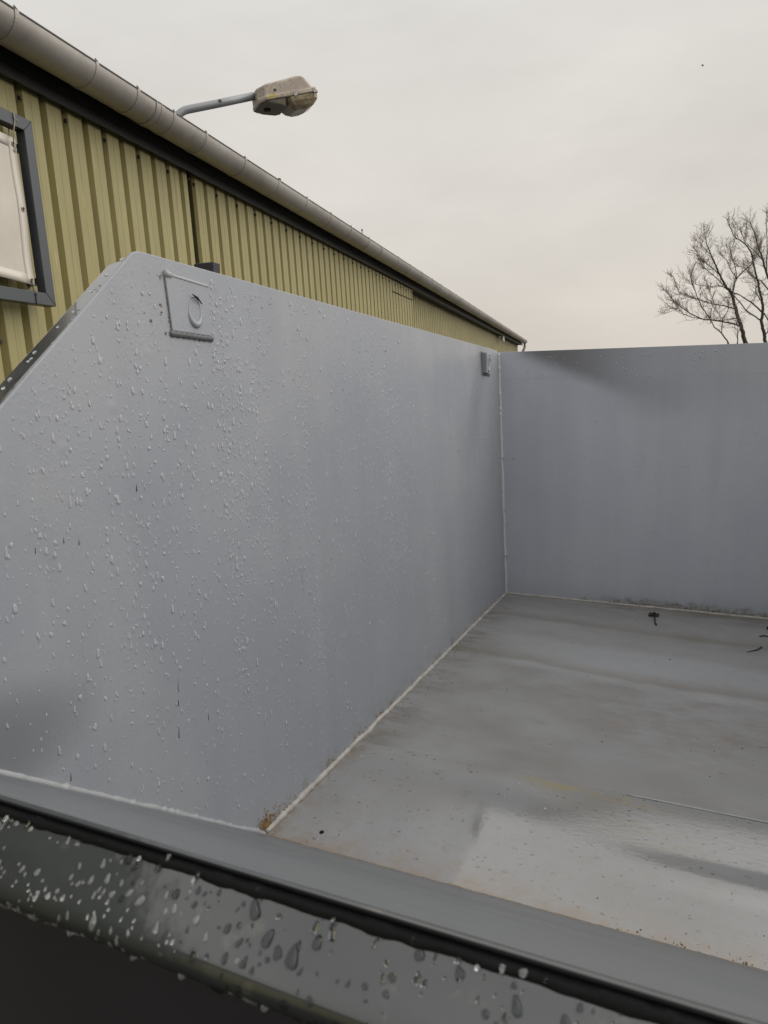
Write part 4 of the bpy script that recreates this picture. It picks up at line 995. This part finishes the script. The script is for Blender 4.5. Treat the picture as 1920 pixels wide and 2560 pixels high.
T = Tree(5); trunkA = bmesh.new()
LB = T.limb
LB([(1760, 9500), (1750, 4600), (1700, 3300)], 120, 105, 0, 0, False, trunkA)
LB([(1700, 3320), (1540, 2500), (1365, 1950)], 80, 50, 0, -0.3, False, trunkA)
LB([(1700, 3320), (1640, 2500), (1625, 1950)], 75, 48, 0, 0.4, False, trunkA)
LB([(1365, 1955), (1320, 1780), (1265, 1600), (1230, 1460), (1190, 1330)], 46, 30, -0.3, -0.3, True, None, 0.3)
LB([(1190, 1330), (1110, 1220), (1040, 1090), (985, 960), (920, 810), (860, 670), (835, 530)], 28, 6, -0.3, -0.8)
LB([(1110, 1225), (1040, 1170), (950, 1080), (850, 1000), (790, 925)], 12, 5, -0.4, 0.2)
LB([(1040, 1070), (900, 960), (790, 870), (720, 760)], 12, 5, -0.6, -1.0)
LB([(920, 810), (860, 760), (780, 670)], 8, 4, -0.6, -1.2)
LB([(1190, 1330), (1230, 1180), (1250, 1120), (1350, 1020), (1450, 930), (1490, 860), (1570, 740)], 18, 6, -0.3, 0.6)
LB([(1250, 1130), (1190, 1020), (1130, 900), (1030, 780)], 12, 4, -0.2, 0.7)
LB([(1250, 1110), (1235, 960), (1180, 830), (1165, 700)], 10, 4, -0.2, -0.9)
LB([(1320, 1750), (1220, 1710), (1080, 1680), (820, 1650), (640, 1570), (470, 1440), (380, 1350), (330, 1270)], 20, 5, -0.3, -1.6)
LB([(820, 1650), (640, 1615), (480, 1530), (400, 1480)], 9, 4, -0.9, -1.8)
LB([(1240, 1520), (1160, 1490), (960, 1450), (780, 1400), (640, 1350), (500, 1300), (445, 1120)], 16, 4, -0.3, 0.9)
LB([(910, 1640), (820, 1520), (760, 1400), (700, 1250), (660, 1130), (665, 1030)], 13, 5, -0.9, -1.2)
LB([(1110, 1250), (1040, 1210), (900, 1225), (730, 1200)], 13, 4, -0.4, 0.6)
LB([(1265, 1640), (1150, 1650), (1000, 1670), (870, 1640)], 12, 5, -0.4, 0.8)
LB([(1625, 1955), (1600, 1800), (1575, 1670), (1590, 1520), (1580, 1400), (1545, 1280), (1540, 1200)], 38, 22, 0.4, 0.6, True, None, 0.35)
LB([(1540, 1200), (1480, 980), (1450, 800), (1370, 680), (1210, 560), (1150, 400)], 22, 6, 0.6, 0.0)
LB([(1575, 1670), (1480, 1610), (1370, 1530), (1290, 1420), (1200, 1330)], 16, 9, 0.5, -0.2, True, None, 0.7)
LB([(1590, 1560), (1450, 1440), (1300, 1340), (1150, 1270)], 18, 8, 0.5, -0.3, True, None, 0.7)
LB([(1380, 1530), (1440, 1440), (1510, 1330)], 8, 4, 0.4, 1.0)
LB([(1545, 1250), (1600, 1340), (1720, 1300)], 9, 5, 0.6, 1.2)
LB([(1760, 1700), (1800, 1450), (1720, 1270), (1640, 1050), (1600, 900), (1530, 700), (1470, 500), (1420, 370)], 34, 7, 1.0, 1.0)
LB([(1720, 3300), (1790, 2300), (1760, 1700)], 60, 36, 0.2, 1.0, False, trunkA)
LB([(1720, 1330), (1560, 1150), (1470, 1100), (1350, 980), (1250, 950)], 16, 5, 1.0, 0.4)
LB([(1640, 1050), (1645, 880), (1650, 700), (1640, 500), (1635, 330)], 16, 5, 1.0, 1.6)
LB([(1600, 900), (1480, 760), (1370, 650), (1290, 490)], 12, 5, 1.0, 0.2)
LB([(1625, 1850), (1690, 1760), (1760, 1600)], 14, 8, 0.5, 0.0)
LB([(1610, 1570), (1680, 1700), (1760, 1750)], 14, 10, 0.5, 1.0, True)
LB([(1580, 1420), (1500, 1300), (1500, 1150), (1400, 1050)], 10, 5, 0.6, -0.6)
LB([(1760, 1500), (1900, 1200), (1950, 900), (1900, 500)], 26, 8, 1.0, 2.0)
root = empty('bare_tree', Matrix.Translation(at(1935, 1100, TD)), label='tall bare winter tree with forked dark trunk at the right picture edge', cat='tree')
def localise(o, r): o.parent = r; o.matrix_parent_inverse = r.matrix_world.inverted()
for nm, b_, m_ in (('trunk', trunkA, M['bark']), ('crown', T.br, M['bark']), ('twigs', T.tw, M['twig'])):
    o = obj(nm, b_, m_); localise(o, root)
T2 = Tree(9); tb = bmesh.new(); TD = 24.0
T2.limb([(1330, 9200), (1300, 4000), (1240, 2500), (1140, 1950)], 50, 20, 0, 0, False, tb)
T2.limb([(1300, 3600), (1270, 2500), (1262, 1950)], 24, 16, 0, 0, False, tb)
T2.limb([(1140, 1955), (1060, 1830), (960, 1750), (910, 1650)], 16, 10, 0, -0.3, True, None, 0.3)
T2.limb([(1062, 1835), (1075, 1650), (1140, 1530), (1150, 1480)], 10, 5, 0, 0.2, True, None, 0.5)
T2.limb([(905, 1640), (940, 1480), (950, 1400), (900, 1290)], 9, 4, -0.3, 0.3, True, None, 0.7)
T2.limb([(1075, 1650), (1030, 1600), (1000, 1540)], 7, 4, 0, 0.3)
T2.limb([(1262, 1955), (1270, 1800), (1262, 1690)], 12, 6, 0, 0.3, True, None, 0.9)
root = empty('young_bare_tree', Matrix.Translation(at(1850, 1100, 24)), label='slender bare young tree in front of the tall tree, just above the back wall', cat='tree')
for nm, b_, m_ in (('trunk', tb, M['bark']), ('crown', T2.br, M['bark']), ('twigs', T2.tw, M['twig'])):
    o = obj(nm, b_, m_); localise(o, root)
# ------------------------------------------------------------------ bird
bm = bmesh.new(); rg = ray(1757, 163); u_, v_ = Vector((1, 0, 0)), Vector((0, 0, 1)); s_ = 0.034
prof = [(-3.2, -0.3, 0), (-1.6, 0.7, 0.15), (0, 0.55, 0.5), (1.4, 0.9, 0.3), (0.9, -0.6, 0.35), (0.2, -2.2, 0.1), (-0.4, -1.0, 0.35), (-1.4, -0.1, 0.2)]
tp_ = [bm.verts.new(Vector((x * s_, z * s_, y * s_))) for x, y, z in prof]; bt_ = [bm.verts.new(Vector((x * s_, -z * s_ - 0.01, y * s_))) for x, y, z in prof]
bm.faces.new(tp_); bm.faces.new(bt_[::-1])
for i in range(8): bm.faces.new((tp_[i], tp_[(i + 1) % 8], bt_[(i + 1) % 8], bt_[i]))
o = obj('bird', bm, M['bird'], None, label='tiny dark bird flying high in the grey sky', cat='bird'); o.matrix_world = Matrix.Translation(at(1757, 163, 45))
